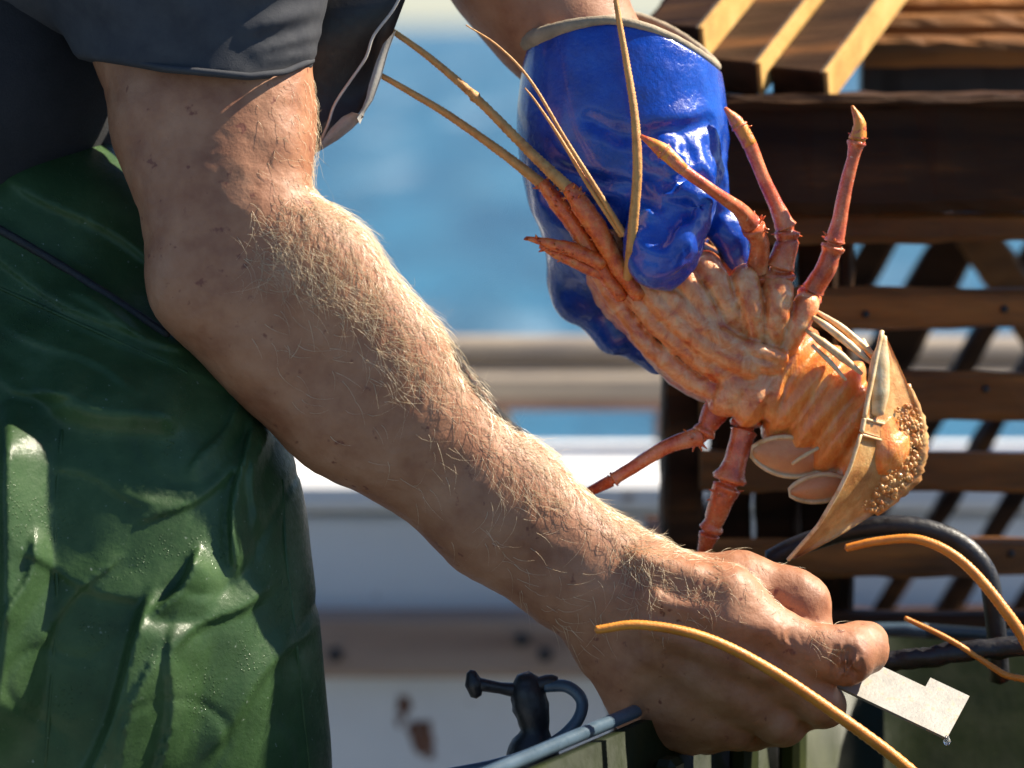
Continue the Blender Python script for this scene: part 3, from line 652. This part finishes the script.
# ---- black apron hanging from the chest
ap = []; NU, NV = 15, 26
def apron_pt(a, b):
    """a: 0 inner .. 1 free edge ; b: 0 top .. 1 bottom"""
    y_ = -60 + 212 * b
    xe = np.interp(y_, [-60, 0, 40, 75, 105, 122, 135, 152], [438, 405, 390, 381, 366, 362, 340, 318])
    xi = np.interp(y_, [-60, 152], [120, 250])
    px = xi + (xe - xi) * a
    return P(px, y_, 150 + 14 * math.sin(a * 5 + b * 3) - 40 * a * b + 10 * math.sin(b * 9 + a * 2))
g0 = [[apron_pt(i / (NU - 1), j / (NV - 1)) for i in range(NU)] for j in range(NV)]
def sheet(g, th):
    """solid sheet from a grid of points, thickness th along +y"""
    nv, nu = len(g), len(g[0]); v = [q for r in g for q in r] + [q + np.array([0, th, 0]) for r in g for q in r]; f = []; o = nu * nv
    for j in range(nv - 1):
        for i in range(nu - 1):
            a = j * nu + i; f.append((a, a + 1, a + nu + 1, a + nu)[::-1]); f.append((o + a, o + a + 1, o + a + nu + 1, o + a + nu))
    ed = [j * nu for j in range(nv)] + [(nv - 1) * nu + i for i in range(1, nu)] + [j * nu + nu - 1 for j in range(nv - 2, -1, -1)] + [i for i in range(nu - 2, 0, -1)]
    for a, b in zip(ed, ed[1:] + ed[:1]): f.append((a, b, o + b, o + a))
    return v, f
apron = put('apron', sheet(g0, 0.004), M['apron'], man)
# turned-out corner and edge of the apron, pale lining
def cuff_grid(outer, inner, d0, d1):
    return [[P(*(np.array(o) * (1 - t) + np.array(i_) * t), d0 + (d1 - d0) * t - 8 * math.sin(math.pi * t)) for t in np.linspace(0, 1, 6)] for o, i_ in zip(outer, inner)]
put('apron_edge', sheet(cuff_grid([(396, 30), (388, 52), (381, 78), (373, 100), (365, 112), (360, 124)], [(383, 44), (376, 62), (369, 84), (366, 98), (362, 108), (356, 116)], 118, 102), 0.003), M['apron_lining'], apron)
put('apron_edge', sheet(cuff_grid([(364, 116), (352, 129), (338, 140), (318, 152)], [(352, 112), (342, 117), (331, 128), (321, 142)], 112, 100), 0.003), M['apron_lining'], apron)
put('binding', MB().tube([P(x, y, 108) for (x, y) in ((405, -14), (393, 10), (374, 35), (368, 52), (362, 64), (336, 102), (328, 124), (317, 150))], R(1.5), 8, 5), M['thread'], apron)

# ---- green oilskin trousers
ft = Field(*bbox_px([(100, 700, -190, 20), (20, 120, 240, 175), (150, 830, 120, 190), (-230, 500, 230, 180)], 0.012), 0.0017)
ft.chain([(10, 300, 235, 150), (50, 330, 220, 158)], k=0.03, sq=0.85)
ft.chain([(48, 300, 225, 160), (80, 420, 190, 172), (98, 485, 104, 178), (110, 555, 50, 184), (122, 680, 32, 188), (130, 800, 44, 188), (140, 1100, 60, 180)], k=0.03, sq=0.86)
ft.chain([(-190, 300, 260, 200), (-140, 520, 90, 205), (-140, 650, 70, 208), (-150, 1100, 140, 190)], k=0.05, sq=0.8)
HF = 1.25
FOLDS = [  # x0,y0,x1,y1,height,width on the right/up side, width on the other side
    (50, 392, 170, 420, 20, 50, 18), (14, 440, -6, 720, 40, 48, 16), (78, 800, 146, 622, 30, 78, 5), (146, 628, 196, 560, 20, 40, 4),
    (20, 180, 150, 260, 10, 60, 5), (-20, 250, 120, 330, 8, 40, 4),
    (232, 560, 246, 430, 12, 22, 3), (250, 520, 262, 440, 7, 12, 3), (196, 470, 236, 405, 9, 20, 3),
    (160, 770, 176, 640, 9, 30, 3), (112, 780, 150, 660, 8, 34, 3), (186, 640, 262, 590, 8, 30, 3), (30, 560, 130, 600, 6, 30, 3),
    (40, 640, 110, 560, 7, 26, 3), (8, 620, 36, 540, 8, 22, 3), (150, 520, 240, 470, 6, 24, 3), (60, 470, 150, 500, 5, 24, 3), (215, 740, 300, 640, 6, 26, 3), (20, 330, 120, 380, 6, 20, 3), (80, 300, 180, 350, 6, 18, 3), (0, 380, 70, 400, 7, 24, 4)]
def fold_disp(p):
    px, py = proj(p); o = np.zeros(len(p))
    for (x0, y0, x1, y1, hh, wr, wl) in FOLDS:
        L = math.hypot(x1 - x0, y1 - y0); ux, uy = (x1 - x0) / L, (y1 - y0) / L
        t = (px - x0) * ux + (py - y0) * uy; s_ = (px - x0) * uy - (py - y0) * ux
        if uy > 0 and ux >= 0 and abs(ux) < 0.2: pass
        s_ = s_ if (uy * 0.6 - ux * -0.8) > 0 else -s_            # positive side faces right/up
        s_ = s_ + 5 * np.sin(t / L * 5 + x0)
        prof = np.where(s_ > 0, np.clip(1 - s_ / wr, 0, 1), np.exp(-(s_ / wl) ** 2))
        tt = np.clip(t / L, -0.4, 1.4); fade = np.exp(-np.clip(np.abs(tt - 0.5) - 0.42, 0, 9) ** 2 / 0.03)
        o = np.maximum(o, HF * hh * prof * fade) if hh > 11 else o + hh * prof * fade
    bib = 1 / (1 + np.exp(((py - 288) - (px) * 0.452) / 1.6)) * 5.0         # bib edge lying over the trousers
    crink = 2.5 * fbm(np.stack([px / 70 + py / 160, py / 90 - px / 140, p[:, 1] * 3], 1), 2)
    rd = np.abs(vnoise(np.stack([px / 90 + py / 150, py / 110 - px / 200, p[:, 1] * 1 + 5], 1))) * 2; crink = crink - 2.2 * np.clip(0.12 - rd, 0, 1) / 0.12 * np.clip((py - 330) / 60, 0.3, 1)
    return S * (o + bib + crink)
ft.displace(fold_disp, 0.04)
tv, tq = ft.mesh(1)
trs = put('trousers', (tv, tq), M['pvc_green'], man)
for line in ([(-20, 279), (40, 306), (100, 333), (150, 356), (196, 377)], [(62, 430), (54, 520), (58, 610), (50, 700), (44, 790)], [(282, 480), (286, 560), (296, 640), (304, 720), (312, 790)]):
    q = []
    for (x0, y0), (x1, y1) in zip(line[:-1], line[1:]):
        for t in np.linspace(0, 1, 6)[:-1]:
            x, y = x0 + (x1 - x0) * t, y0 + (y1 - y0) * t; q.append(P(x, y, ft.surf_d(x, y) + 0.3))
    q = np.array(q); q[1:-1] = (q[:-2] + q[1:-1] + q[2:]) / 3
    put('welded_seam', MB().tube(q, R(2.0), 8, 1), M['pvc_green'], trs)
cpts = []
for x in np.linspace(-30, 168, 14):
    y = 214 + 0.62 * (x + 28) - 12 * math.sin((x + 30) / 200 * math.pi) * 0.3
    cpts.append(P(x, y, ft.surf_d(x, y) - 2))
put('drawcord', MB().tube(cpts, R(4.5), 8, 3, 0.1), M['cord'], man)
# legs and boots down to the deck, below the frame
zt = tv[:, 2].min() + 0.02
for (px_, d_) in ((140, 60), (-150, 140)):
    a = P(px_, 985, d_)
    put('trouser_leg', MB().tube([a, a * [1, 1, 0.5] + [0, 0, 0.1], (a[0] + 0.01, a[1], 0.16)], [R(178), 0.082, 0.085], 24, 4), M['pvc_green'], man)
    put('boot', MB().tube([(a[0] + 0.01, a[1], 0.20), (a[0] + 0.01, a[1], 0.08), (a[0] + 0.06, a[1], 0.045), (a[0] + 0.19, a[1], 0.04)], [0.062, 0.058, 0.052, 0.035], 16, 4), M['black'], man)

# ---- blue rubber glove on the left hand
SHIFT = 130.0
GL = [(660, 250, -85, 30), (622, 40, 80, 98), (640, 300, 140, 30), (622, 92, 45, 100), (620, 160, 46, 92), (640, 390, 120, 40), (745, 270, 40, 20)]
fg = Field(*bbox_px(GL, 0.012), 0.0013)
fg.chain([(622, 60, 62, 98), (622, 110, 58, 97), (622, 150, 50, 94)], k=0.02, sq=0.86)
fg.chain([(622, 150, 48, 94), (627, 196, 52, 84), (630, 215, 56, 72)], k=0.02, sq=0.76)
fg.chain([(622, -40, 66, 91), (622, 60, 66, 90), (622, 110, 62, 70)], k=0.004, sq=0.86, mode='s')
fg.chain([(668, 150, 8, 48), (676, 198, -26, 38), (668, 232, -44, 34), (661, 250, -48, 33), (658, 258, -47, 29)], k=0.012)       # thumb
fg.chain([(700, 140, 30, 24), (712, 190, 22, 17), (728, 232, 18, 15), (738, 272, 28, 12)], k=0.010)                                   # index on the far edge
fg.chain([(600, 200, 70, 52), (596, 250, 98, 40), (592, 290, 104, 36)], k=0.02)
for (a, b, c) in (((590, 235, 96, 34), (577, 278, 100, 27), (578, 300, 92, 25)), ((606, 255, 100, 32), (606, 312, 106, 27), (616, 332, 96, 25)), ((628, 270, 104, 30), (640, 335, 108, 25), (656, 354, 98, 22)), ((650, 290, 108, 26), (668, 340, 110, 20), (682, 362, 102, 17))):
    fg.chain([a, b, c], k=0.006)
for (x0, y0, x1, y1, r_) in ((640, 200, 700, 206, 3), (642, 222, 690, 214, 3), (690, 150, 715, 185, 4), (640, 170, 700, 180, 3), (650, 236, 672, 226, 2), (560, 168, 630, 186, 3), (545, 196, 610, 205, 3), (655, 130, 712, 120, 3), (590, 120, 650, 138, 3)):
    d0 = fg.surf_d(x0, y0); d1 = fg.surf_d(x1, y1); fg.chain([(x0, y0, d0 + 0, r_), ((x0 + x1) / 2, (y0 + y1) / 2 + 6, fg.surf_d((x0 + x1) / 2, (y0 + y1) / 2 + 6), r_ + 1), (x1, y1, d1, r_)], k=0.007, mode='s')
def glove_disp(p):
    px, py = proj(p); k_ = np.clip((px - 610) / 60, 0.15, 1) * np.clip((py - 100) / 60, 0.1, 1)
    return 0.0052 * k_ * fbm(p * 62 + 3, 3) + 0.0016 * fbm(p * 30, 2)
fg.displace(glove_disp)
# open the cuff at the top: cut by a tilted plane
X = fg.ax[0][:, None, None]; Yg = fg.ax[1][None, :, None]; Z = fg.ax[2][None, None, :]
pc = P(622, 56, 48); cn = np.array([-0.10, 0.30, 1.0]); cn /= np.linalg.norm(cn)
inner = Field(fg.lo, fg.lo + (fg.n - 1) * fg.h, fg.h) if False else None
pxg = 512 + FPX * X / (Yg + DIST); dg = (Yg / S)
top = 22 + 0.0026 * np.abs(pxg - 612) ** 2.05 + np.clip(pxg - 612, 0, 999) * 0.10
zc = HCAM - (top - HORIZON) * ((Yg + DIST) / FPX)
fg.F = np.maximum(fg.F, (Z - zc).astype(np.float32))
gv, gq = fg.mesh(1)
glove = put('glove', (gv, gq), M['glove'], man)
# tan lining: rolled rim round the cuff
rim = []
for t in np.linspace(0, 2 * math.pi, 49):
    px = 622 + 95 * math.cos(t); d_ = 62 - 81 * math.sin(t)
    top_ = 22 + 0.0026 * abs(px - 612) ** 2.05 + max(px - 612, 0) * 0.10
    rim.append(P(px, top_ - 2 - (8 if math.sin(t) < 0 else 0) * abs(math.sin(t)), d_))
put('cuff_lining', MB().tube(rim, [R(4.6 + 7.0 * max(0.0, -math.cos(t)) ** 2) for t in np.linspace(0, 2 * math.pi, 49)], 12, 2, 0.12), M['glove_lining'], glove)

# ================================================================ THE LOBSTER
lob = empty('spiny_lobster', P(740, 350, 40), 'orange spiny lobster held belly outward in the blue glove', 'lobster')
fl = Field(*bbox_px([(760, 350, -70, 20), (760, 350, 130, 20), (560, 190, 30, 20), (600, 300, 60, 60), (930, 450, 40, 30), (760, 490, 60, 30), (800, 240, 30, 20)], 0.012), 0.00105)
AX = np.array([0.785, 0.62]); PX_ = np.array([0.62, -0.785])               # body axis and its upper-right normal in the picture plane
def B_(a, s, d):                                                            # along axis from the mouth (a), sideways (s), depth
    q = np.array([618., 252.]) + AX * a + PX_ * s; return (q[0], q[1], d)
# carapace and thorax
fl.chain([(*B_(-30, 0, 40), 30), (*B_(40, 0, 46), 52), (*B_(120, 0, 48), 64), (*B_(190, 2, 44), 62)], k=0.02, sq=0.8)
# abdomen: five overlapping rings curving toward the camera at the end
for i, (a, s, d, r) in enumerate(((205, 2, 34, 60), (232, 3, 26, 63), (260, 4, 20, 64), (290, 5, 14, 61), (316, 6, 16, 48), (334, 8, 16, 34))):
    c = P(*B_(a, s, d)); ax3 = np.array([AX[0], -0.15, -AX[1]]); ax3 /= np.linalg.norm(ax3); s3 = np.array([PX_[0], 0, -PX_[1]]); d3 = np.cross(ax3, s3); s3 = np.cross(d3, ax3)
    fl.ell(c, (R(24), R(r), R(46)), np.stack([ax3, s3, d3]), k=0.0035)
# sternum, leg bases and folded feeding legs: one shell ridge each
RIDGES = [  # points (px,py), start and end radius, depth
    ([(744, 402), (694, 382), (648, 346), (614, 300), (590, 260)], 13, 8, 2), ([(746, 384), (702, 362), (656, 326), (622, 284), (598, 244)], 12, 8, -8),
    ([(744, 366), (702, 344), (662, 308), (634, 272), (610, 236)], 12, 8, -16), ([(738, 350), (706, 328), (672, 300), (648, 278)], 12, 9, -16),
    ([(722, 334), (704, 308), (688, 284), (674, 270)], 10, 15, -12), ([(738, 332), (728, 306), (716, 280), (704, 266)], 10, 15, -8), ([(756, 336), (752, 308), (744, 280)], 10, 15, -10),
    ([(772, 342), (777, 316), (778, 290)], 10, 16, -6), ([(786, 352), (798, 328), (806, 306)], 9, 13, -2),
    ([(742, 374), (732, 390), (724, 402)], 12, 16, -6), ([(762, 378), (754, 396), (748, 412)], 12, 16, -6), ([(778, 372), (772, 394), (770, 410)], 10, 12, -2),
    ([(728, 352), (752, 362), (776, 366)], 9, 9, -12), ([(730, 342), (756, 350), (782, 358)], 7, 8, -14), ([(716, 346), (736, 360), (752, 372)], 7, 8, -16),
    ([(690, 312), (712, 330), (726, 346)], 6, 7, -18), ([(666, 334), (700, 352), (728, 366)], 4, 5, -15)]
for n_, (pl, r0, r1, d) in enumerate(RIDGES):
    pts = [(x, y, d - 5 * math.sin(math.pi * t), r0 + (r1 - r0) * t) for (x, y), t in zip(pl, np.linspace(0, 1, len(pl)))]
    q = np.array(pts); tt = np.linspace(0, len(q) - 1, 4 * len(q)); fine = [tuple(np.interp(t, np.arange(len(q)), q[:, c]) for c in range(4)) for t in tt]
    fl.chain(fine, k=0.0013)
for (x, y, r) in ((676, 268, 16), (707, 262, 15), (745, 276, 15), (778, 286, 16), (806, 302, 13), (722, 404, 15), (748, 414, 16)):
    fl.ell(P(x, y, 2), (R(r), R(r), R(r * 0.85)), k=0.002)
def lob_disp(p):
    px, py = proj(p); a = (px - 618) * AX[0] + (py - 252) * AX[1]; s = (px - 618) * PX_[0] + (py - 252) * PX_[1]
    th = np.clip((205 - a) / 20, 0, 1); ab = 1 - th
    cr = np.abs(vnoise(np.stack([a / 9 + s / 30, s / 14, p[:, 1] * 120], 1)))            # creases
    seg = np.maximum(0, np.cos((a - 205) / 27.5 * 2 * math.pi)) ** 6
    return S * (th * (1.2 * (cr * 2 - 0.35) + 0.9 * fbm(p * 300, 2) + 2.6 * vnoise(np.stack([a / 6.5, s / 6.5, p[:, 1] * 90], 1)) * (np.abs(vnoise(np.stack([a / 30, s / 30, p[:, 1] * 9], 1))) * 2 + 0.3)) + ab * (1.6 * fbm(np.stack([a / 5, s / 40, p[:, 1] * 30], 1), 2) + 1.6 * seg - 0.5))
fl.displace(lob_disp)
lv, lq = fl.mesh(1)
lbody = put('body', (lv, lq), M['lobster'], lob)
px, py = proj(lv); a_ = (px - 618) * AX[0] + (py - 252) * AX[1]; s_ = (px - 618) * PX_[0] + (py - 252) * PX_[1]
pig = np.clip((a_ - 196 + 14 * np.sin(s_ / 13)) / 22, 0, 1)
atr = lbody.data.attributes.new('pig', 'FLOAT', 'POINT'); atr.data.foreach_set('value', pig.astype(np.float32))

def leg(pts, joints, mat='leg', name='leg'):
    """pts (px,py,d,r); at each joint the shell flares, pinches to a membrane and starts again"""
    out = []
    for i, p in enumerate(pts):
        p = np.array(p, float)
        if i in joints:
            a = np.array(pts[i - 1], float); b = np.array(pts[i + 1], float)
            la = max(1e-6, np.hypot(*(p - a)[:2])); lb = max(1e-6, np.hypot(*(b - p)[:2])); w = p[3]
            for (q, l, f_, dist) in ((a, la, 1.0, 1.0), (a, la, 1.30, 0.42), (a, la, 1.22, 0.2), (a, la, 0.72, 0.06), (b, lb, 0.74, 0.08), (b, lb, 1.12, 0.26), (b, lb, 1.0, 0.7)):
                t = min(0.8, dist * w / l); z = p + (q - p) * t; z[3] = w * f_; out.append(z)
        else: out.append(p)
    return put(name, MB().tube([P(*p[:3]) for p in out], [R(p[3]) for p in out], 14, 3, 0.10), M[mat], lob)
def collar(parent, p, r):
    mb = MB(); c = P(*p)
    for k in range(7):
        d_ = RNG.normal(0, 1, 3); d_ /= np.linalg.norm(d_); mb.tube([c + d_ * R(r * 0.3), c + d_ * R(r * 1.45)], [R(r * 0.28), R(0.5)], 6, 1)
    put('joint_spine', mb, M['spine'], parent, kind='stuff')
LEGS = [
    [(752, 300, 10, 12), (757, 272, 0, 11), (760, 244, -16, 10), (752, 225, -30, 10), (738, 208, -48, 7.5), (712, 190, -74, 6), (684, 170, -86, 6), (662, 150, -86, 7), (641, 136, -84, 2)],
    [(776, 300, 6, 15), (779, 270, 2, 14), (787, 244, 0, 12), (787, 230, 0, 10.5), (776, 205, 0, 8), (762, 175, 0, 7), (750, 145, 0, 7.5), (738, 124, 0, 7), (725, 108, 0, 2)],
    [(800, 310, 20, 11), (812, 292, 10, 11), (826, 268, 2, 11), (834, 244, 0, 10), (840, 218, 0, 8), (846, 186, 0, 7), (853, 158, 0, 6.5), (857, 140, 0, 8), (860, 124, 0, 6), (852, 106, 0, 1.5)],
    [(728, 392, 20, 15), (714, 414, 12, 14), (702, 436, 8, 10), (686, 440, 4, 9), (664, 448, 0, 8), (640, 463, 0, 7), (612, 480, 0, 6.5), (588, 492, 5, 5), (570, 500, 8, 3)],
    [(748, 400, 20, 16), (745, 428, 12, 13), (736, 460, 6, 12), (728, 484, 4, 14), (722, 498, 4, 13), (716, 516, 6, 11), (710, 532, 10, 10), (704, 550, 14, 7), (698, 570, 16, 4)]]
JT = [[(755, 226, -28, 11), (662, 150, -86, 7)], [(788, 232, 0, 12), (742, 130, 0, 8)], [(834, 242, 0, 11), (858, 138, 0, 8)], [(696, 438, 6, 11)], [(725, 494, 4, 14), (709, 536, 12, 9)]]
for pts, jt, ji in zip(LEGS, JT, ((1, 3, 7), (1, 3, 7), (1, 3, 7), (2, 6), (1, 3, 6))):
    o = leg(pts, ji)
    for j in jt: collar(o, j[:3], j[3])
    if pts[-1][1] < 200:
        e = pts[-3:]; put('claw_tip', MB().tube([P(*p[:3]) for p in e], [R(e[0][3] * 1.06), R(e[1][3] * 1.12), R(1.6)], 10, 4, 0.25), M['antenna_or'], o)
# antenna bases, spiny
def spiny(pts, n, parent, ln=6):
    q = np.array([P(*p[:3]) for p in pts]); r = [R(p[3]) for p in pts]
    o = put('antenna_base', MB().tube(q, r, 12, 5, 0.2), M['spine'], parent); mb = MB()
    for k in range(n):
        t = RNG.random() * (len(q) - 1); i = int(t); c = q[i] + (q[min(i + 1, len(q) - 1)] - q[i]) * (t - i); rr = r[i]
        d_ = RNG.normal(0, 1, 3); fw = q[-1] - q[0]; fw /= np.linalg.norm(fw); d_ -= fw * (d_ @ fw); d_ /= np.linalg.norm(d_); d_ = d_ * 0.8 + fw * 0.5
        mb.tube([c + d_ * rr * 0.6, c + d_ * (rr + R(ln) * (0.4 + 0.6 * RNG.random()))], [R(2.2), R(0.4)], 6, 1)
    put('spine', mb, M['spine'], o, kind='stuff'); return o
b1 = spiny([(640, 296, -22, 9), (614, 258, -32, 10), (596, 226, -40, 11), (580, 204, -42, 10.5), (568, 186, -40, 7)], 46, lob)
b2 = spiny([(622, 298, -20, 8), (592, 254, -24, 9), (572, 222, -26, 9), (557, 202, -26, 9), (542, 182, -24, 6)], 46, lob)
spiny([(604, 264, -30, 8), (578, 252, -32, 8), (552, 244, -34, 6), (526, 238, -36, 2)], 26, lob, 5)
spiny([(606, 276, -22, 7), (580, 264, -24, 7), (556, 254, -26, 5), (540, 246, -26, 2)], 16, lob, 4)
def whip(pts, mat, parent, name='antenna'):
    q = [P(*p[:3]) for p in pts]; return put(name, MB().tube(q, [R(p[3]) for p in pts], 10, 26, 0.10, ring=0.07), M[mat], parent)
whip([(568, 188, -40, 7), (530, 152, -32, 5.5), (474, 96, 0, 4.6), (430, 58, 20, 3.8), (394, 32, 26, 3.2), (350, 2, 30, 2.8)], 'antenna', lob)
put('knot', MB().tube([P(470, 90, 0), P(475, 97, 0), P(480, 103, 0)], [R(3), R(6.5), R(3)], 10, 3), M['antenna'], lob)
whip([(543, 185, -24, 6), (505, 155, -14, 5), (450, 116, 12, 4.2), (410, 92, 16, 3.6), (378, 74, 20, 3), (340, 56, 24, 2.6)], 'antenna', lob)
whip([(628, 240, -46, 3.2), (596, 188, -54, 2.6), (566, 140, -54, 2.0), (530, 80, -44, 1.5), (498, 46, -40, 1.1), (466, 25, -44, 0.7)], 'antenna', lob, 'antennule')
whip([(622, 236, -44, 3), (590, 188, -52, 2.4), (560, 138, -50, 1.8), (536, 102, -44, 1.2), (525, 88, -40, 0.7)], 'antenna', lob, 'antennule')
whip([(628, 278, -36, 5), (631, 250, -66, 5.4), (634, 215, -76, 5.2), (637, 180, -78, 5), (637, 150, -76, 5), (634, 110, -70, 4.2), (626, 60, -60, 3.6), (619, 20, -56, 3), (612, -24, -54, 2.4)], 'antenna', lob)

# tail fan: five blades, lofted between the spiny root and the pale rim nearer the camera
def interp(c, t):
    c = np.array(c, float); return np.array([np.interp(t, np.linspace(0, 1, len(c)), c[:, i]) for i in range(3)])
ROOT = [(886, 336, 0), (906, 380, 6), (920, 420, 10), (922, 448, 10), (914, 478, 6), (884, 508, -4), (840, 536, -22), (798, 558, -34)]
RIM = [(882, 331, -14), (872, 380, -34), (866, 408, -44), (862, 430, -50), (850, 468, -56), (838, 492, -56), (818, 526, -50), (788, 560, -40)]
fan = None
for k, (t0, t1) in enumerate(((0.0, 0.345), (0.355, 0.435), (0.445, 1.0))):
    g = []
    for t in np.linspace(t0, t1, 18 if k != 1 else 6):
        a = interp(ROOT, t); b = interp(RIM, t); row = []
        for s_ in np.linspace(0, 1, 12):
            q = a + (b - a) * s_; q[2] += 9 * math.sin(math.pi * s_) * (1 if k else 0.5) - 2.0 * math.sin(s_ * 22 + t * 9) * 0.35 - (2.2 if k == 1 else 0); row.append(P(*q))
        g.append(row)
    o = put('tail_blade', sheet(g, 0.0016), M['fan'], lob)
    rimp = [P(*(interp(RIM, t) + np.array([0, 0, -1.0]))) for t in np.linspace(t0, t1, 16)]
    put('rim', MB().tube(rimp, [R(2.6 if k < 2 else 2.2)] * 16, 8, 1), M['fan_pale'], o)
    if k:
        put('seam', MB().tube([P(*(interp(ROOT, t0) * (1 - s_) + interp(RIM, t0) * s_ + np.array([0, 0, 9 * math.sin(math.pi * s_) - 3]))) for s_ in np.linspace(0.2, 0.97, 8)], R(1.6), 6, 1), M['fan_pale'], o)
# pale folded side lobe of the fan tip
put('tail_lobe', MB().tube([P(884, 336, -16), P(880, 362, -24), P(878, 392, -30), P(876, 414, -34)], [R(3), R(10), R(12), R(8)], 12, 5, 0, 0.5), M['fan_pale'], lob)
# knobbly root ridge
mb = MB()
for k in range(300):
    t = 0.24 + 0.50 * RNG.random(); s_ = RNG.random() ** 1.4 * 0.42; a = interp(ROOT, t); b = interp(RIM, t); q = a + (b - a) * s_; c = P(q[0], q[1], q[2] + 4 * math.sin(math.pi * s_) - 3)
    r_ = R(0.9 + 2.2 * RNG.random() ** 2); dd = np.array([-0.4 + 0.5 * RNG.random(), -0.9, 0.1 - 0.4 * RNG.random()]); mb.tube([c + dd * r_ * 0.1, c + dd * r_ * 0.35, c + dd * r_ * 0.55], [r_ * 1.2, r_ * 0.9, r_ * 0.35], 7, 1, 0.4)
put('tubercle', mb, M['fan'], lob, kind='stuff')
mb = MB(); mb.tube([P(*(interp(ROOT, t) + np.array([0, 0, 4]))) for t in np.linspace(0.16, 0.74, 14)], [R(q) for q in np.interp(np.linspace(0, 1, 14), [0, .2, .5, .8, 1], [3, 6, 8, 7, 3])], 12, 3, 0.45)
put('tail_ridge', mb, M['fan'], lob)
# swimmerets
def leaf(c, ang, ln, wd, d, tiltd=0.0):
    g = []; ca, sa = math.cos(ang), math.sin(ang)
    for i in np.linspace(0, 1, 14):
        wv = wd * math.sin(math.pi * min(0.999, i * 0.93 + 0.035)) ** 0.6; row = []
        for j in np.linspace(-1, 1, 9):
            x = i * ln; y = j * wv; row.append(P(c[0] + ca * x - sa * y, c[1] + sa * x + ca * y, d + tiltd * i + 5 * j * j - 4 * math.sin(math.pi * i)))
        g.append(row)
    return g
def swimmeret(c, ang, ln, wd, d, tiltd=0):
    o = put('swimmeret', sheet(leaf(c, ang, ln, wd, d, tiltd), 0.0014), M['flap'], lob)
    g = leaf(c, ang, ln, wd * 1.03, d - 0.5, tiltd); ed = [r[0] for r in g] + [r[-1] for r in g[::-1]]
    put('rim', MB().tube(ed, R(2.6), 8, 1), M['fan_pale'], o)
swimmeret((826, 462), math.radians(188), 74, 19, -6, -6)
swimmeret((850, 484), math.radians(172), 60, 13, -10, -4)
for (pts) in ([(806, 330, -14, 2), (822, 342, -24, 4.5), (842, 357, -24, 5), (862, 374, -22, 2)], [(808, 314, -8, 2), (826, 326, -16, 4), (850, 345, -18, 4.5), (872, 364, -18, 2)], [(818, 312, 0, 2), (840, 326, -6, 3.5), (860, 343, -10, 4), (878, 358, -14, 2)], [(812, 345, -20, 2), (830, 362, -26, 3), (846, 380, -26, 1.5)], [(862, 340, -2, 3), (868, 350, -8, 4), (876, 360, -12, 3)], [(818, 448, -28, 2), (804, 456, -30, 2.4), (792, 464, -28, 2)]):
    put('swimmeret_stalk', MB().tube([P(*p[:3]) for p in pts], [R(p[3]) for p in pts], 8, 5, 0.15), M['fan_pale'], lob)

SHIFT = 0.0
# ---- measuring gauge in the bare hand
ga = empty('lobster_gauge', P(900, 700, 5), 'worn silver metal lobster gauge gripped in the bare fingers', 'gauge')
c0 = P(947, 738, -24); c1 = P(978, 700, 26); c2 = P(848, 691, 2)
ex = (c2 - c0); LX = np.linalg.norm(ex); ex /= LX; ey = c1 - c0; ey -= ex * (ey @ ex); LY = np.linalg.norm(ey); ey /= LY; ez = np.cross(ex, ey); ez = ez if ez[2] > 0 else -ez
lx2 = LX + 0.06; stp = 0.021
prof = [(0, 0), (lx2, 0), (lx2, LY * 0.78), (stp, LY * 0.78), (stp, LY), (0, LY)]
th = 0.0016; v = [c0 + ex * a + ey * b for a, b in prof] + [c0 + ex * a + ey * b - ez * th for a, b in prof]; n = len(prof)
put('plate', (v, [tuple(range(n)), tuple(range(2 * n - 1, n - 1, -1))] + [(i, (i + 1) % n, n + (i + 1) % n, n + i) for i in range(n)]), M['steel'], ga, False)
m, t, b = node_mat('water_drop'); b.inputs['Base Color'].default_value = (0.9, 0.93, 0.95, 1); b.inputs['Roughness'].default_value = 0.03; b.inputs['Transmission Weight'].default_value = 0.9; b.inputs['IOR'].default_value = 1.33
put('water_drop', MB().tube([c0 + [0, 0, 0.001], c0 - [0, 0, 0.0015], c0 - [0, 0, 0.0032]], [0.0009, 0.0019, 0.0012], 12, 4), m, ga)

# ---- second lobster lying in the tub, below the frame: only its whips rise into view
l2 = empty('spiny_lobster', P(1120, 980, 40), 'spiny lobster in the tub with long smooth orange antennae arching up', 'lobster')
def whip2(pts, name='antenna'):
    return put(name, MB().tube([P(*p[:3]) for p in pts], [R(p[3]) for p in pts], 12, 26, 0.05, ring=0.04), M['antenna_or'], l2)
whip2([(596, 630, -110, 4.2), (640, 625, -108, 4.8), (700, 636, -104, 5.2), (760, 664, -100, 5.6), (830, 710, -94, 6), (912, 772, -86, 6.4), (1000, 860, -60, 7), (1070, 940, -20, 8)])
whip2([(846, 548, 110, 4.2), (880, 541, 108, 4.6), (920, 540, 104, 5), (960, 560, 98, 5.4), (1000, 604, 90, 6), (1035, 660, 78, 6.4), (1070, 760, 0, 7), (1095, 930, 20, 8)])
whip2([(905, 618, 130, 2.6), (950, 640, 120, 3), (1000, 672, 110, 3.4), (1060, 712, 100, 4), (1110, 930, 50, 5)], 'antennule')
f2 = Field(*bbox_px([(1080, 930, 20, 60), (1220, 1010, 60, 70)], 0.01), 0.003)
f2.chain([(1075, 935, 10, 30), (1120, 965, 20, 58), (1180, 1000, 40, 60)], k=0.01)
for i in range(4): f2.ell(P(1190 + 22 * i, 1005 + 10 * i, 50), (R(22), R(52 - 5 * i), R(46 - 4 * i)), k=0.004)
put('body', f2.mesh(1), M['spine'], l2)
